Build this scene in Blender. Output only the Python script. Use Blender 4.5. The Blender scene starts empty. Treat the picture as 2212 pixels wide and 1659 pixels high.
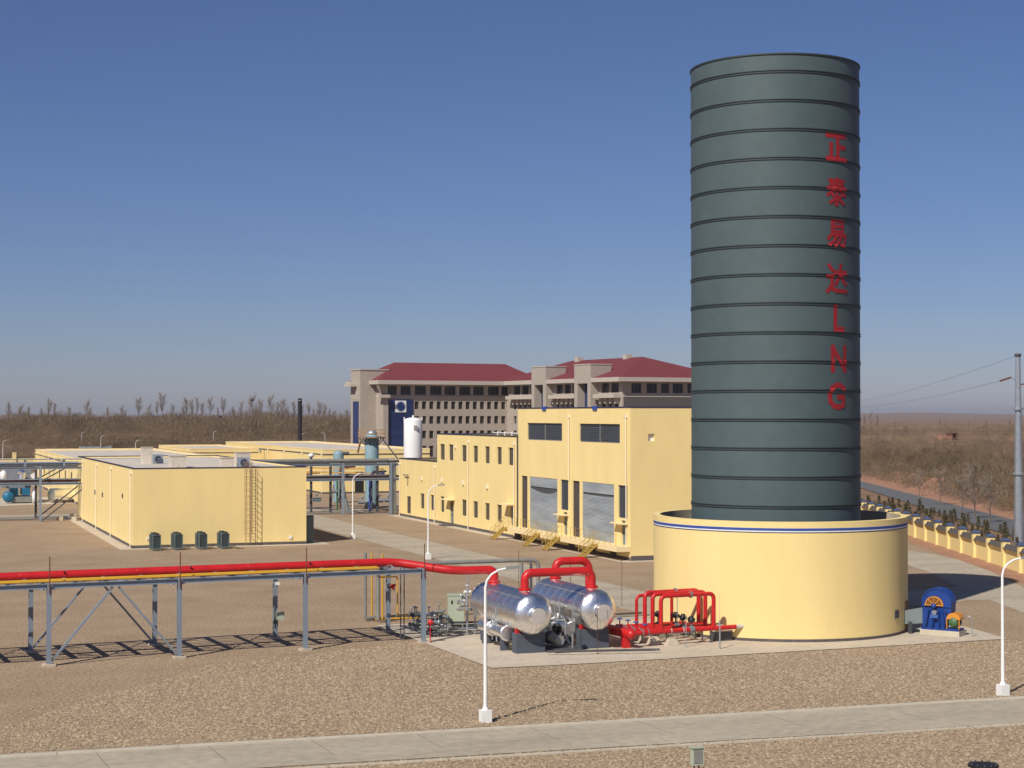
import bpy, math, random
import numpy as np
from mathutils import Vector, Matrix
random.seed(7); RNG = np.random.default_rng(7)
R_ = math.radians; sin, cos, pi = math.sin, math.cos, math.pi
scn = bpy.context.scene
COL = scn.collection

# ------------------------------------------------------------------ camera, sky, sun, exposure
CAM_H = 12.5
FPX = 3700.0                                   # focal length in units where the picture is 2212 wide
YAW = math.atan(1351 / FPX); PIT = math.atan(65.5 / FPX)
cd = bpy.data.cameras.new('camera'); cam = bpy.data.objects.new('camera', cd); COL.objects.link(cam)
cam.location = (0, 0, CAM_H); cam.rotation_euler = (pi / 2 + PIT, 0, -YAW)
cd.sensor_width = 36; cd.lens = 36 * FPX / 2212; cd.clip_start = 1; cd.clip_end = 40000
scn.camera = cam
SUN_AZ = R_(51.7 + 180); SUN_EL = R_(44.6)     # azimuth clockwise from +Y
w = bpy.data.worlds.new('World'); scn.world = w; w.use_nodes = True
nt = w.node_tree; nt.nodes.clear()
sky = nt.nodes.new('ShaderNodeTexSky'); sky.sky_type = 'NISHITA'; sky.sun_disc = False
sky.sun_elevation = SUN_EL; sky.sun_rotation = SUN_AZ
sky.altitude = 1000; sky.air_density = 1.0; sky.dust_density = 0.55; sky.ozone_density = 10.0
bg = nt.nodes.new('ShaderNodeBackground'); bg.inputs['Strength'].default_value = 0.06
wo = nt.nodes.new('ShaderNodeOutputWorld')
tint = nt.nodes.new('ShaderNodeMix'); tint.data_type = 'RGBA'; tint.blend_type = 'MULTIPLY'; tint.inputs[0].default_value = 1; tint.inputs[7].default_value = (1.23, 1.03, 1.09, 1)
nt.links.new(sky.outputs[0], tint.inputs[6]); nt.links.new(tint.outputs[2], bg.inputs['Color']); nt.links.new(bg.outputs[0], wo.inputs['Surface'])
sd = bpy.data.lights.new('sun', 'SUN'); sd.energy = 4.8; sd.angle = R_(0.53); sd.color = (1.0, 0.955, 0.87)
sun = bpy.data.objects.new('sun', sd); COL.objects.link(sun)
to_sun = Vector((sin(SUN_AZ) * cos(SUN_EL), cos(SUN_AZ) * cos(SUN_EL), sin(SUN_EL)))
sun.rotation_euler = to_sun.to_track_quat('Z', 'Y').to_euler(); sun.location = (0, 0, 60)
vs = scn.view_settings
scn.display_settings.display_device = 'sRGB'
vs.view_transform = 'Standard'; vs.look = 'None'; vs.gamma = 1; vs.use_curve_mapping = False; vs.exposure = 0.0

# ------------------------------------------------------------------ survey helpers (real positions from the photograph's perspective)
FW = np.array([sin(YAW) * cos(PIT), cos(YAW) * cos(PIT), sin(PIT)])
RT = np.array([cos(YAW), -sin(YAW), 0.0]); UP = np.cross(RT, FW); CC = np.array([0, 0, CAM_H])
def ray(x, y): return RT * (x - 1106) + UP * (829.5 - y) + FW * FPX
def G(x, y, z=0.0):
    d = ray(x, y); return CC + d * ((z - CAM_H) / d[2])
def WX(x, y, X):
    d = ray(x, y); return CC + d * (X / d[0])
def WY(x, y, Y):
    d = ray(x, y); return CC + d * (Y / d[1])
def PL(x, y, P, u):
    n = np.array([u[1], -u[0], 0.0]); r = ray(x, y); P = np.array([P[0], P[1], 0.0])
    return CC + r * (n.dot(P - CC) / n.dot(r))
def LD(lat, dep): return np.array([RT[0] * lat + sin(YAW) * dep, RT[1] * lat + cos(YAW) * dep])   # lateral, depth -> world xy

# ------------------------------------------------------------------ materials
MATS = {}
def mat(name, col, rough=0.8, metal=0.0, var=0.08, scale=1.5, bump=0.0, bscale=20.0, col2=None, detail=4.0, stretch=None, spec=0.5, fine=0.0, fscale=40.0, coat=0.0):
    m = bpy.data.materials.new(name); m.use_nodes = True; MATS[name] = m
    t = m.node_tree; b = t.nodes['Principled BSDF']
    b.inputs['Roughness'].default_value = rough; b.inputs['Metallic'].default_value = metal
    b.inputs['Specular IOR Level'].default_value = spec; b.inputs['Coat Weight'].default_value = coat
    tc = t.nodes.new('ShaderNodeTexCoord'); mp = t.nodes.new('ShaderNodeMapping')
    if stretch: mp.inputs['Scale'].default_value = stretch
    t.links.new(tc.outputs['Object'], mp.inputs['Vector'])
    n = t.nodes.new('ShaderNodeTexNoise'); n.inputs['Scale'].default_value = scale; n.inputs['Detail'].default_value = detail; n.inputs['Roughness'].default_value = .6
    t.links.new(mp.outputs[0], n.inputs['Vector'])
    r = t.nodes.new('ShaderNodeValToRGB'); r.color_ramp.elements[0].position = .3; r.color_ramp.elements[1].position = .7
    c2 = col2 or tuple(min(1, c * (1 + var)) for c in col); c1 = col if col2 else tuple(c * (1 - var) for c in col)
    r.color_ramp.elements[0].color = (*c1, 1); r.color_ramp.elements[1].color = (*c2, 1)
    t.links.new(n.outputs[0], r.inputs[0]); out = r.outputs[0]
    if fine:
        n2 = t.nodes.new('ShaderNodeTexNoise'); n2.inputs['Scale'].default_value = fscale; n2.inputs['Detail'].default_value = 3
        t.links.new(tc.outputs['Object'], n2.inputs['Vector'])
        mx = t.nodes.new('ShaderNodeMix'); mx.data_type = 'RGBA'; mx.blend_type = 'OVERLAY'; mx.inputs[0].default_value = fine
        t.links.new(out, mx.inputs[6]); t.links.new(n2.outputs[0], mx.inputs[7]); out = mx.outputs[2]
    t.links.new(out, b.inputs['Base Color'])
    if bump:
        n3 = t.nodes.new('ShaderNodeTexNoise'); n3.inputs['Scale'].default_value = bscale; n3.inputs['Detail'].default_value = 5
        t.links.new(tc.outputs['Object'], n3.inputs['Vector'])
        bp = t.nodes.new('ShaderNodeBump'); bp.inputs['Strength'].default_value = bump; bp.inputs['Distance'].default_value = .03
        t.links.new(n3.outputs[0], bp.inputs['Height']); t.links.new(bp.outputs[0], b.inputs['Normal'])
    return m
YEL = mat('yellow_render', (.84, .65, .285), .85, var=.045, scale=.6, stretch=(1, 1, .3), detail=6, fine=.12, fscale=9)
YELR = mat('ring_render', (.84, .65, .285), .85, col2=(.78, .60, .25), scale=.5, stretch=(1, 1, .12), detail=7, fine=.1, fscale=9)
YTR = mat('cream_trim', (.84, .66, .36), .8, var=.03)
WHT = mat('white_paint', (.80, .79, .76), .5, var=.03)
CRM = mat('cream_pipe', (.82, .72, .55), .5, var=.03)
NAVY = mat('navy_coping', (.025, .03, .07), .6)
BLUE = mat('stripe_blue', (.03, .07, .30), .6)
PLI = mat('dark_plinth', (.10, .085, .08), .85, var=.2, scale=3)
ROOFC = mat('roof_screed', (.56, .49, .41), .9, var=.14, scale=.5, fine=.3, fscale=4)
CONC = mat('pale_concrete', (.50, .42, .32), .9, var=.10, scale=.45, bump=.1, bscale=30, fine=.25, fscale=3)
ROADC = mat('road_concrete', (.34, .285, .21), .9, col2=(.44, .375, .28), scale=.35, fine=.3, fscale=2.2, stretch=(.35, 1, 1))
KERB = mat('kerb_concrete', (.50, .44, .34), .9, var=.1, scale=2)
JOINT = mat('joint_tar', (.20, .17, .135), .9)
ASPH = mat('asphalt', (.115, .115, .115), .9, var=.12, scale=.3, fine=.2)
GRAV = mat('site_gravel', (.275, .188, .112), .95, col2=(.36, .256, .162), scale=.22, detail=12, bump=1.0, bscale=9, fine=.9, fscale=6)
GRAV2 = mat('gravel_stones', (.25, .172, .104), .9, col2=(.45, .345, .228), scale=6.0, detail=2, fine=.3, fscale=14)
VERGE = mat('red_earth', (.30, .15, .085), .95, col2=(.38, .20, .12), scale=.4, fine=.4, fscale=5)
EARTH = mat('dry_earth', (.125, .075, .04), .95, col2=(.27, .155, .08), scale=.035, detail=9, fine=.4, fscale=.8)
TWIG = mat('twig_brown', (.072, .048, .027), .9, col2=(.25, .172, .098), scale=.09, detail=7)
TWIG2 = mat('poplar_grey', (.20, .16, .12), .9, col2=(.32, .26, .20), scale=.3)
BARK = mat('bark', (.15, .12, .10), .9, var=.2)
PINE = mat('pine_needles', (.055, .05, .02), .85, col2=(.15, .12, .055), scale=3)
TOWG = mat('tower_paint', (.064, .094, .10), .6, col2=(.078, .11, .116), scale=.22, detail=7, fine=.12, fscale=1.4, spec=.4)
RIBM = mat('tower_rib', (.035, .05, .05), .6)
REDL = mat('red_lettering', (.33, .013, .018), .6, var=.15, scale=3)
REDP = mat('red_pipe_paint', (.52, .014, .015), .4, var=.14, scale=2, spec=.5)
GREY = mat('steel_grey_paint', (.22, .26, .31), .5, var=.08, scale=2)
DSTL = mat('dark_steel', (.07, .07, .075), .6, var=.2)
GALV = mat('galvanised', (.42, .45, .48), .38, metal=.6, var=.12, scale=2)
LAG = mat('grey_lagging', (.27, .27, .25), .5, metal=.3, var=.15)
ALU = mat('polished_aluminium', (.93, .92, .90), .34, metal=1.0, var=.06, scale=1.2, bump=.45, bscale=3.2)
ALUH = mat('crimped_aluminium', (.90, .90, .90), .32, metal=1.0, var=.06, scale=2, bump=.5, bscale=8)
CFACE = mat('cover_tan_reflection', (.66, .62, .56), .5, metal=.5, var=.08, scale=4)  # same metal as the cladding; tan reflection of the ground put into its colour
PED = mat('pedestal_grey', (.075, .085, .11), .8, var=.12)
YPIPE = mat('yellow_gas_pipe', (.62, .33, .03), .45)
YST = mat('yellow_stair_steel', (.44, .29, .06), .55)
RUST = mat('rusty_rod', (.13, .05, .03), .8)
CAGE = mat('ladder_steel', (.26, .14, .07), .7, var=.3, scale=3)
CAB = mat('cabinet_paint', (.40, .44, .33), .55, var=.04)
GLS = mat('dark_glass', (.035, .03, .025), .25, var=.4, scale=1.2)
GLS2 = mat('attic_glass', (.022, .026, .03), .3, var=.5, scale=.4)
FRM = mat('window_frame', (.12, .12, .12), .5)
BGLS = mat('blue_cladding', (.012, .022, .085), .3, col2=(.02, .045, .15), scale=.35, stretch=(.3, .3, 3))
STON = mat('stone_cladding', (.385, .33, .275), .85, var=.05, scale=.6, fine=.12, fscale=2)
CORN = mat('cornice_stone', (.47, .41, .345), .8, var=.04)
TILE = mat('maroon_tiles', (.165, .03, .033), .75, var=.12, scale=.8, fine=.2, fscale=5)
LOUV = mat('louvre_grey', (.065, .07, .078), .55, var=.1)
LOUV2 = mat('louvre_brown', (.10, .078, .066), .6, var=.1)
SHUT = mat('shutter_steel', (.24, .27, .30), .42, metal=.12, col2=(.42, .46, .49), scale=.7, detail=7, stretch=(1, .35, 2.2))
VESB = mat('column_blue_grey', (.22, .33, .36), .5, var=.08)
BLK = mat('black_paint', (.012, .012, .013), .6)
SKID = mat('skid_blue', (.01, .13, .24), .45, var=.2)
SKG = mat('skid_grey', (.20, .215, .24), .6, var=.12)
FANB = mat('fan_blue', (.008, .045, .23), .4, var=.12)
ORNG = mat('orange_guard', (.60, .24, .03), .5)
AMB = mat('amber_mesh', (.18, .075, .012), .7)
GRNM = mat('motor_green', (.055, .13, .05), .5)
ACG = mat('condenser_green', (.105, .14, .135), .6, var=.08)
ACD = mat('condenser_coil', (.03, .042, .042), .7, var=.2)
CPTILE = mat('coping_tile', (.085, .072, .062), .8, var=.15)
CAPB = mat('cap_blue', (.05, .075, .155), .6)
DUCT = mat('duct_grey', (.17, .20, .20), .5, var=.06)
INSU = mat('pipe_sleeve', (.55, .50, .42), .7)
DOORG = mat('door_blue_grey', (.16, .21, .22), .5)
WOOD = mat('rust_door', (.20, .08, .04), .7)
ORS = mat('orange_sign', (.55, .28, .05), .6)
VALB = mat('valve_blue', (.04, .10, .33), .5)

# ------------------------------------------------------------------ mesh building
class MB:
    def __init__(s): s.v = []; s.f = []; s.sm = []
    def add(s, vs_, fs, smooth=False):
        o = len(s.v); s.v += [tuple(map(float, p)) for p in vs_]; s.f += [tuple(i + o for i in f) for f in fs]; s.sm += [smooth] * len(fs); return s
    def hexa(s, a):
        return s.add(a, [(0, 3, 2, 1), (4, 5, 6, 7), (0, 1, 5, 4), (1, 2, 6, 5), (2, 3, 7, 6), (3, 0, 4, 7)])
    def box(s, x0, x1, y0, y1, z0, z1):
        return s.hexa([(x0, y0, z0), (x1, y0, z0), (x1, y1, z0), (x0, y1, z0), (x0, y0, z1), (x1, y0, z1), (x1, y1, z1), (x0, y1, z1)])
    def obox(s, O, u, a0, a1, b0, b1, z0, z1):
        """box in a horizontally turned frame: u along, n = left of u"""
        n = (-u[1], u[0]); P = lambda a, b, z: (O[0] + u[0] * a + n[0] * b, O[1] + u[1] * a + n[1] * b, z)
        return s.hexa([P(a0, b0, z0), P(a1, b0, z0), P(a1, b1, z0), P(a0, b1, z0), P(a0, b0, z1), P(a1, b0, z1), P(a1, b1, z1), P(a0, b1, z1)])
    def prism(s, poly, z0, z1):
        n = len(poly); a = [(p[0], p[1], z0) for p in poly] + [(p[0], p[1], z1) for p in poly]
        area = sum(poly[i][0] * poly[(i + 1) % n][1] - poly[(i + 1) % n][0] * poly[i][1] for i in range(n))
        f = [tuple(range(n, 2 * n)), tuple(reversed(range(n)))] + [(i, (i + 1) % n, n + (i + 1) % n, n + i) for i in range(n)]
        if area < 0: f = [tuple(reversed(q)) for q in f]
        return s.add(a, f)
    def beam(s, p, q, w_, h=None, up=(0, 0, 1)):
        p = Vector(p); q = Vector(q); h = h or w_; d = (q - p).normalized(); u = Vector(up)
        if abs(d.dot(u)) > .98: u = Vector((1, 0, 0))
        r = d.cross(u).normalized() * (w_ / 2); t = r.cross(d).normalized() * (h / 2)
        a = [p - r - t, p + r - t, p + r + t, p - r + t, q - r - t, q + r - t, q + r + t, q - r + t]
        return s.add(a, [(0, 1, 2, 3), (7, 6, 5, 4), (0, 4, 5, 1), (1, 5, 6, 2), (2, 6, 7, 3), (3, 7, 4, 0)])
    def tube(s, pts, r, n=12, caps=True, smooth=True):
        pts = [Vector(tuple(map(float, p))) for p in pts]; rs = r if isinstance(r, (list, tuple)) else [r] * len(pts)
        T = []
        for i in range(len(pts)):
            a = pts[max(i - 1, 0)]; b = pts[min(i + 1, len(pts) - 1)]; T.append((b - a).normalized())
        u = T[0].orthogonal().normalized(); V = []
        for i, p in enumerate(pts):
            u = (u - T[i] * u.dot(T[i])).normalized(); v = T[i].cross(u)
            V += [p + (u * cos(2 * pi * k / n) + v * sin(2 * pi * k / n)) * rs[i] for k in range(n)]
        F = [(i * n + k, i * n + (k + 1) % n, (i + 1) * n + (k + 1) % n, (i + 1) * n + k) for i in range(len(pts) - 1) for k in range(n)]
        s.add(V, F, smooth)
        if caps:
            s.add(V[:n], [tuple(reversed(range(n)))]); s.add(V[-n:], [tuple(range(n))])
        return s
    def lathe(s, c, prof, n=48, axis=(0, 0, 1), smooth=True, a0=0.0, a1=2 * pi):
        ax = Vector(axis).normalized(); u = ax.orthogonal().normalized() if abs(ax.z) < .99 else Vector((1, 0, 0)); v = ax.cross(u); c = Vector(tuple(map(float, c)))
        full = abs(a1 - a0 - 2 * pi) < 1e-6; m = n if full else n + 1; V = []
        for r, h in prof: V += [c + ax * h + (u * cos(a0 + (a1 - a0) * k / n) + v * sin(a0 + (a1 - a0) * k / n)) * r for k in range(m)]
        F = []
        for i in range(len(prof) - 1):
            for k in range(n):
                k2 = (k + 1) % m; F.append((i * m + k, i * m + k2, (i + 1) * m + k2, (i + 1) * m + k))
        return s.add(V, F, smooth)
    def disc(s, c, r, axis=(0, 0, 1), n=32):
        ax = Vector(axis).normalized(); u = ax.orthogonal().normalized(); v = ax.cross(u); c = Vector(tuple(map(float, c)))
        return s.add([c + (u * cos(2 * pi * k / n) + v * sin(2 * pi * k / n)) * r for k in range(n)], [tuple(range(n))])
    def build(s, name, m, parent=None, label=None, kind=None):
        me = bpy.data.meshes.new(name); me.from_pydata(s.v, [], s.f); me.polygons.foreach_set('use_smooth', s.sm); me.materials.append(m); me.update()
        return link(name, me, parent, label, kind)
def link(name, me, parent=None, label=None, kind=None):
    o = bpy.data.objects.new(name, me); COL.objects.link(o)
    if parent is not None:
        o.parent = parent
        if parent.type == 'EMPTY': o.matrix_parent_inverse = root_mat(parent).inverted()
    if label: o['label'] = label
    if kind: o['kind'] = kind
    return o
def root_mat(e): return Matrix.Translation(e.location) @ e.rotation_euler.to_matrix().to_4x4()
def tag(o, label, cat, group=None):
    o['label'] = label; o['category'] = cat
    if group: o['group'] = group
    return o
def thing(name, label, cat, loc, group=None):
    e = bpy.data.objects.new(name, None); e.empty_display_size = .3; COL.objects.link(e); e.location = [float(c) for c in (loc if len(loc) == 3 else (*loc, 0))]
    return tag(e, label, cat, group)
def dup(root, loc, label, group=None):
    r = root.copy(); COL.objects.link(r); r.location = [float(c) for c in loc]; r['label'] = label
    if group: r['group'] = group
    for ch in root.children:
        c = ch.copy(); COL.objects.link(c); c.parent = r; c.matrix_parent_inverse = ch.matrix_parent_inverse.copy()
        for g in ch.children:
            d = g.copy(); COL.objects.link(d); d.parent = c
    return r
def struct(name, mb, m): return mb.build(name, m, kind='structure')
def bend(pts, r, k=7):
    """round the corners of a polyline"""
    pts = [Vector(tuple(map(float, p))) for p in pts]; out = [pts[0]]
    for i in range(1, len(pts) - 1):
        a, b, c = pts[i - 1], pts[i], pts[i + 1]; d1 = (a - b); d2 = (c - b); rr = min(r, d1.length * .49, d2.length * .49)
        p = b + d1.normalized() * rr; q = b + d2.normalized() * rr
        for j in range(k + 1):
            t = j / k; out.append(p * (1 - t) ** 2 + b * 2 * t * (1 - t) + q * t * t)
    return out + [pts[-1]]
def sheet(name, poly, z, m):
    mb = MB(); mb.add([(p[0], p[1], z) for p in poly], [tuple(range(len(poly)))])
    me_area = sum(poly[i][0] * poly[(i + 1) % len(poly)][1] - poly[(i + 1) % len(poly)][0] * poly[i][1] for i in range(len(poly)))
    if me_area < 0: mb.f = [tuple(reversed(f)) for f in mb.f]
    return mb.build(name, m, kind='structure')
class Wall:
    """vertical wall plane: O ground origin, u along, nrm outward. holes (s0,s1,z0,z1) get reveals of depth rec"""
    def __init__(s, O, u, nrm): s.O = np.array([O[0], O[1]], float); s.u = np.array(u[:2], float); s.n = np.array(nrm[:2], float); s.holes = []
    def P(s, a, z, off=0.0): p = s.O + s.u * a + s.n * off; return (p[0], p[1], z)
    def hit(s, x, y):
        q = PL(x, y, s.O, s.u); return float((q[:2] - s.O).dot(s.u)), float(q[2])
    def rect(s, x0, x1, y0, y1):
        a, z1 = s.hit(x0, y0); b, _ = s.hit(x1, y1); m = (x0 + x1) / 2
        return (min(a, b), max(a, b), s.hit(m, y1)[1], s.hit(m, y0)[1])
    def surf(s, mb, s0, s1, z0, z1, rec=.18):
        S = sorted({s0, s1, *[h[0] for h in s.holes], *[h[1] for h in s.holes]}); Z = sorted({z0, z1, *[h[2] for h in s.holes], *[h[3] for h in s.holes]})
        S = [a for a in S if s0 - 1e-6 <= a <= s1 + 1e-6]; Z = [a for a in Z if z0 - 1e-6 <= a <= z1 + 1e-6]
        flip = (s.u[0] * s.n[1] - s.u[1] * s.n[0]) > 0
        def q(a, b, c, d): mb.add([a, b, c, d], [(3, 2, 1, 0) if flip else (0, 1, 2, 3)])
        for i in range(len(S) - 1):
            for j in range(len(Z) - 1):
                m1 = (S[i] + S[i + 1]) / 2; m2 = (Z[j] + Z[j + 1]) / 2
                if any(h[0] < m1 < h[1] and h[2] < m2 < h[3] for h in s.holes): continue
                q(s.P(S[i], Z[j]), s.P(S[i + 1], Z[j]), s.P(S[i + 1], Z[j + 1]), s.P(S[i], Z[j + 1]))
        for a, b, c, d in s.holes:
            q(s.P(a, c), s.P(a, c, -rec), s.P(b, c, -rec), s.P(b, c)); q(s.P(a, d, -rec), s.P(a, d), s.P(b, d), s.P(b, d, -rec))
            q(s.P(a, c, -rec), s.P(a, c), s.P(a, d), s.P(a, d, -rec)); q(s.P(b, c), s.P(b, c, -rec), s.P(b, d, -rec), s.P(b, d))
        return mb
    def slab(s, mb, a, b, c, d, o0, o1):
        """box on the wall from offset o0 to o1"""
        A = [s.P(a, c, o0), s.P(b, c, o0), s.P(b, c, o1), s.P(a, c, o1)]; B = [(p[0], p[1], d) for p in A]
        return mb.hexa(A + B)
def window(wl, h, parent, rec=.18, frame=FRM, glass=GLS, fw=.06, mull=1, trans=0, name='window', label=None):
    a, b, c, d = h; f = MB()
    wl.slab(f, a, a + fw, c, d, -rec, -rec + .06); wl.slab(f, b - fw, b, c, d, -rec, -rec + .06)
    wl.slab(f, a + fw, b - fw, c, c + fw, -rec, -rec + .06); wl.slab(f, a + fw, b - fw, d - fw, d, -rec, -rec + .06)
    for i in range(mull):
        m = a + (b - a) * (i + 1) / (mull + 1); wl.slab(f, m - fw / 3, m + fw / 3, c + fw, d - fw, -rec, -rec + .05)
    for i in range(trans):
        z = d - (d - c) * .3 * (i + 1); wl.slab(f, a + fw, b - fw, z - fw / 3, z + fw / 3, -rec + .001, -rec + .045)
    o = f.build(name, frame, parent, label)
    p = MB(); wl.slab(p, a, b, c, d, -rec - .03, -rec + .01); p.build('pane', glass, o)
    return o
def louvre(wl, h, parent, rec=.2, m=LOUV, pitch=.16, mull=0):
    a, b, c, d = h; fw = .05; f = MB()
    wl.slab(f, a, a + fw, c, d, -rec, -rec + .1); wl.slab(f, b - fw, b, c, d, -rec, -rec + .1); wl.slab(f, a + fw, b - fw, d - fw, d, -rec, -rec + .1); wl.slab(f, a + fw, b - fw, c, c + fw, -rec, -rec + .1)
    for i in range(mull):
        q = a + (b - a) * (i + 1) / (mull + 1); wl.slab(f, q - .04, q + .04, c + fw, d - fw, -rec, -rec + .12)
    o = f.build('louvre', LAG if m is LOUV else m, parent)
    bl = MB(); n = int((d - c) / pitch)
    for i in range(n):
        z = c + fw + (d - c - 2 * fw) * i / n; q = (d - c - 2 * fw) / n
        P0 = [wl.P(a + fw, z, -rec + .08), wl.P(b - fw, z, -rec + .08), wl.P(b - fw, z + q, -rec + .0), wl.P(a + fw, z + q, -rec + .0)]
        bl.add(P0, [(0, 1, 2, 3)]); P1 = [wl.P(a + fw, z, -rec + .08), wl.P(b - fw, z, -rec + .08), wl.P(b - fw, z, -rec), wl.P(a + fw, z, -rec)]; bl.add(P1, [(3, 2, 1, 0)])
    bl.build('blades', m, o, kind='stuff')
    return o

# ------------------------------------------------------------------ terrain and ground
def sstep(a, b, x):
    t = np.clip((x - a) / (b - a), 0, 1); return t * t * (3 - 2 * t)
def height(x, y):
    x = np.asarray(x, float); y = np.asarray(y, float)
    v = x * sin(YAW) + y * cos(YAW); u = x * cos(YAW) - y * sin(YAW); r = np.hypot(x, y); ang = np.arctan2(u, np.maximum(v, 1e-3))
    rise = sstep(470, 860, v) * (1 - sstep(1150, 2200, v))
    left = 1 - sstep(-.06, .10, ang); h = rise * (6.6 * left + 4.6 * (1 - left))
    h += sstep(300, 600, r) * (1.1 * np.sin(x * .021 + 1.3) * np.cos(y * .017) + .7 * np.sin(x * .053 + y * .041)) * (1 - sstep(1500, 3000, r))
    h += sstep(6000, 10500, r) * (11 + 9 * np.sin(ang * 9 + .6) + 6 * np.sin(ang * 23 + 2) + 3 * np.sin(ang * 61))
    # low bank beside the outer road
    return h
def make_ground():
    az = np.concatenate([np.linspace(-pi, YAW - .35, 50, endpoint=False), np.linspace(YAW - .35, YAW + .4, 230, endpoint=False), np.linspace(YAW + .4, pi, 50, endpoint=False)])
    rr = np.concatenate([[0.5, 60, 150], np.geomspace(200, 13400, 210)])
    A, Rr = np.meshgrid(az, rr); X = np.sin(A) * Rr; Y = np.cos(A) * Rr; Z = height(X, Y) - .06
    n = len(az); m = len(rr); V = np.stack([X, Y, Z], -1).reshape(-1, 3)
    i = np.arange(m - 1)[:, None] * n; k = np.arange(n)[None, :]; k2 = (k + 1) % n
    F = np.stack([i + k, i + n + k, i + n + k2, i + k2], -1).reshape(-1, 4)
    me = bpy.data.meshes.new('ground'); me.from_pydata(V.tolist(), [], F.tolist()); me.polygons.foreach_set('use_smooth', [True] * len(F)); me.materials.append(EARTH)
    link('ground', me, kind='structure')
make_ground()

RW_P = np.array([98.55, 150.11]); RW_U = np.array([-.3635, -.9316])        # right boundary wall line, towards the camera
def RW(s, off=0.0): p = RW_P + RW_U * s; return (p[0] + -RW_U[1] * off, p[1] + RW_U[0] * off)   # off > 0 is outside... (right of travel flipped below)
site = [(-60, -5), (30, -5), RW(160), RW(-330), (34, 452), (-60, 470)]
sheet('site_gravel', site, 0.0, GRAV)
# concrete roads
def px_poly(*pts): return [tuple(G(x, y)[:2]) for x, y in pts]
sheet('front_road', [(-40, 66.9), (3.99, 65.75), (47.2, 63.45), (70, 62.2), (70, 56.6), (43.3, 58.2), (12.85, 60.1), (-40, 62.4)], .020, ROADC)
k = MB()
for i in range(24):
    x0 = -38 + i * 4.4; y0 = 66.85 - (x0 + 40) * .0425
    k.obox((x0, y0), (.9991, -.0425), 0, 4.34, 0, .42, -.05, .055)
struct('road_kerb', k, KERB)
k = MB()
for i in range(24):
    x0 = -38 + i * 4.4; y0 = 62.33 - (x0 + 40) * .0515
    k.obox((x0, y0), (.9987, -.0515), 0, 4.34, -.22, .05, -.05, .045)
struct('road_kerb', k, KERB)
k = MB()
for i, px in enumerate((222, 470, 697, 930, 1180, 1420, 1700, 1960)):
    g = G(px, 1631 - px * .056 + 22); k.add([(g[0], g[1] - 1.6, .0235), (g[0] + .035, g[1] - 1.6, .0235), (g[0] - .135, g[1] + 2.6, .0235), (g[0] - .17, g[1] + 2.6, .0235)], [(0, 1, 2, 3)])
struct('road_joint', k, JOINT)
sheet('central_road', [(44.6, 104), (44.6, 330), (50.2, 330), (50.2, 104)], .012, ROADC)
k = MB()
for s_ in range(18):
    y = 107 + 6 * s_; k.add([(44.65, y, .0155), (50.15, y, .0155), (50.15, y + .06, .0155), (44.65, y + .06, .0155)], [(0, 1, 2, 3)])
struct('road_joint', k, JOINT)
sheet('cross_road', [(-60, 211.5), (-60, 221), (44.6, 221), (44.6, 211.5)], .010, ROADC)
sheet('cross_road', [(50.2, 211.5), (50.2, 224), (59, 224), (59, 211.5)], .010, ROADC)
sheet('cross_road', [(44.6, 95.5), (44.6, 104), (50.2, 104), (67.9, 104.4), (73.0, 105.8), (71.6, 101), (69.8, 97.4), (68.3, 97.9), (66, 96.6), (58, 95.5)], .010, ROADC)
sheet('perimeter_road', [(80.6, 165), (79.5, 122.3), (77.5, 116.0), (73.0, 105.8), (69.8, 97.4), (67.2, 90.3), (58, 66), (65.5, 64), (72, 90), (77.0, 103.5), (82.5, 115.0), (86.6, 125.4), (88.0, 131.5), (88, 165)], .016, ROADC)
sheet('red_verge', [RW(60, .0), RW(-6), (RW(-6)[0] - 2.6, RW(-6)[1] - .5), (RW(60)[0] - 2.6, RW(60)[1] - .5)], .006, VERGE)
# pads
sheet('equipment_pad', [(27.6, 90.4), (28.05, 79.7), (31, 79.5), (44.4, 79.8), (58.6, 80.2), (59.6, 85.4), (58, 97), (27.3, 98.2)], .030, CONC)
sheet('skid_pad', [(8, 240), (24.8, 247.2), (24.9, 268), (8, 264)], .02, CONC)
sheet('workshop_apron', [(20.3, 160.6), (40.2, 160.6), (40.2, 213), (20.3, 213)], .014, CONC)
sheet('hall_apron', [(58.3, 132.6), (84, 132.6), (84, 134), (60, 134), (60, 205), (58.3, 205)], .014, CONC)
sheet('asphalt_road', [(200, 351), (171.08, 278.56), (125.66, 170.99), (95, 98), (87, 102), (110.7, 152.7), (152.5, 246.35), (181, 313)], .03, ASPH)
sheet('dirt_shoulder', [(200, 351), (171.08, 278.56), (125.66, 170.99), (95, 98), (99, 96), (129.5, 169.5), (176.5, 277), (206, 349)], .018, VERGE)

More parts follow.
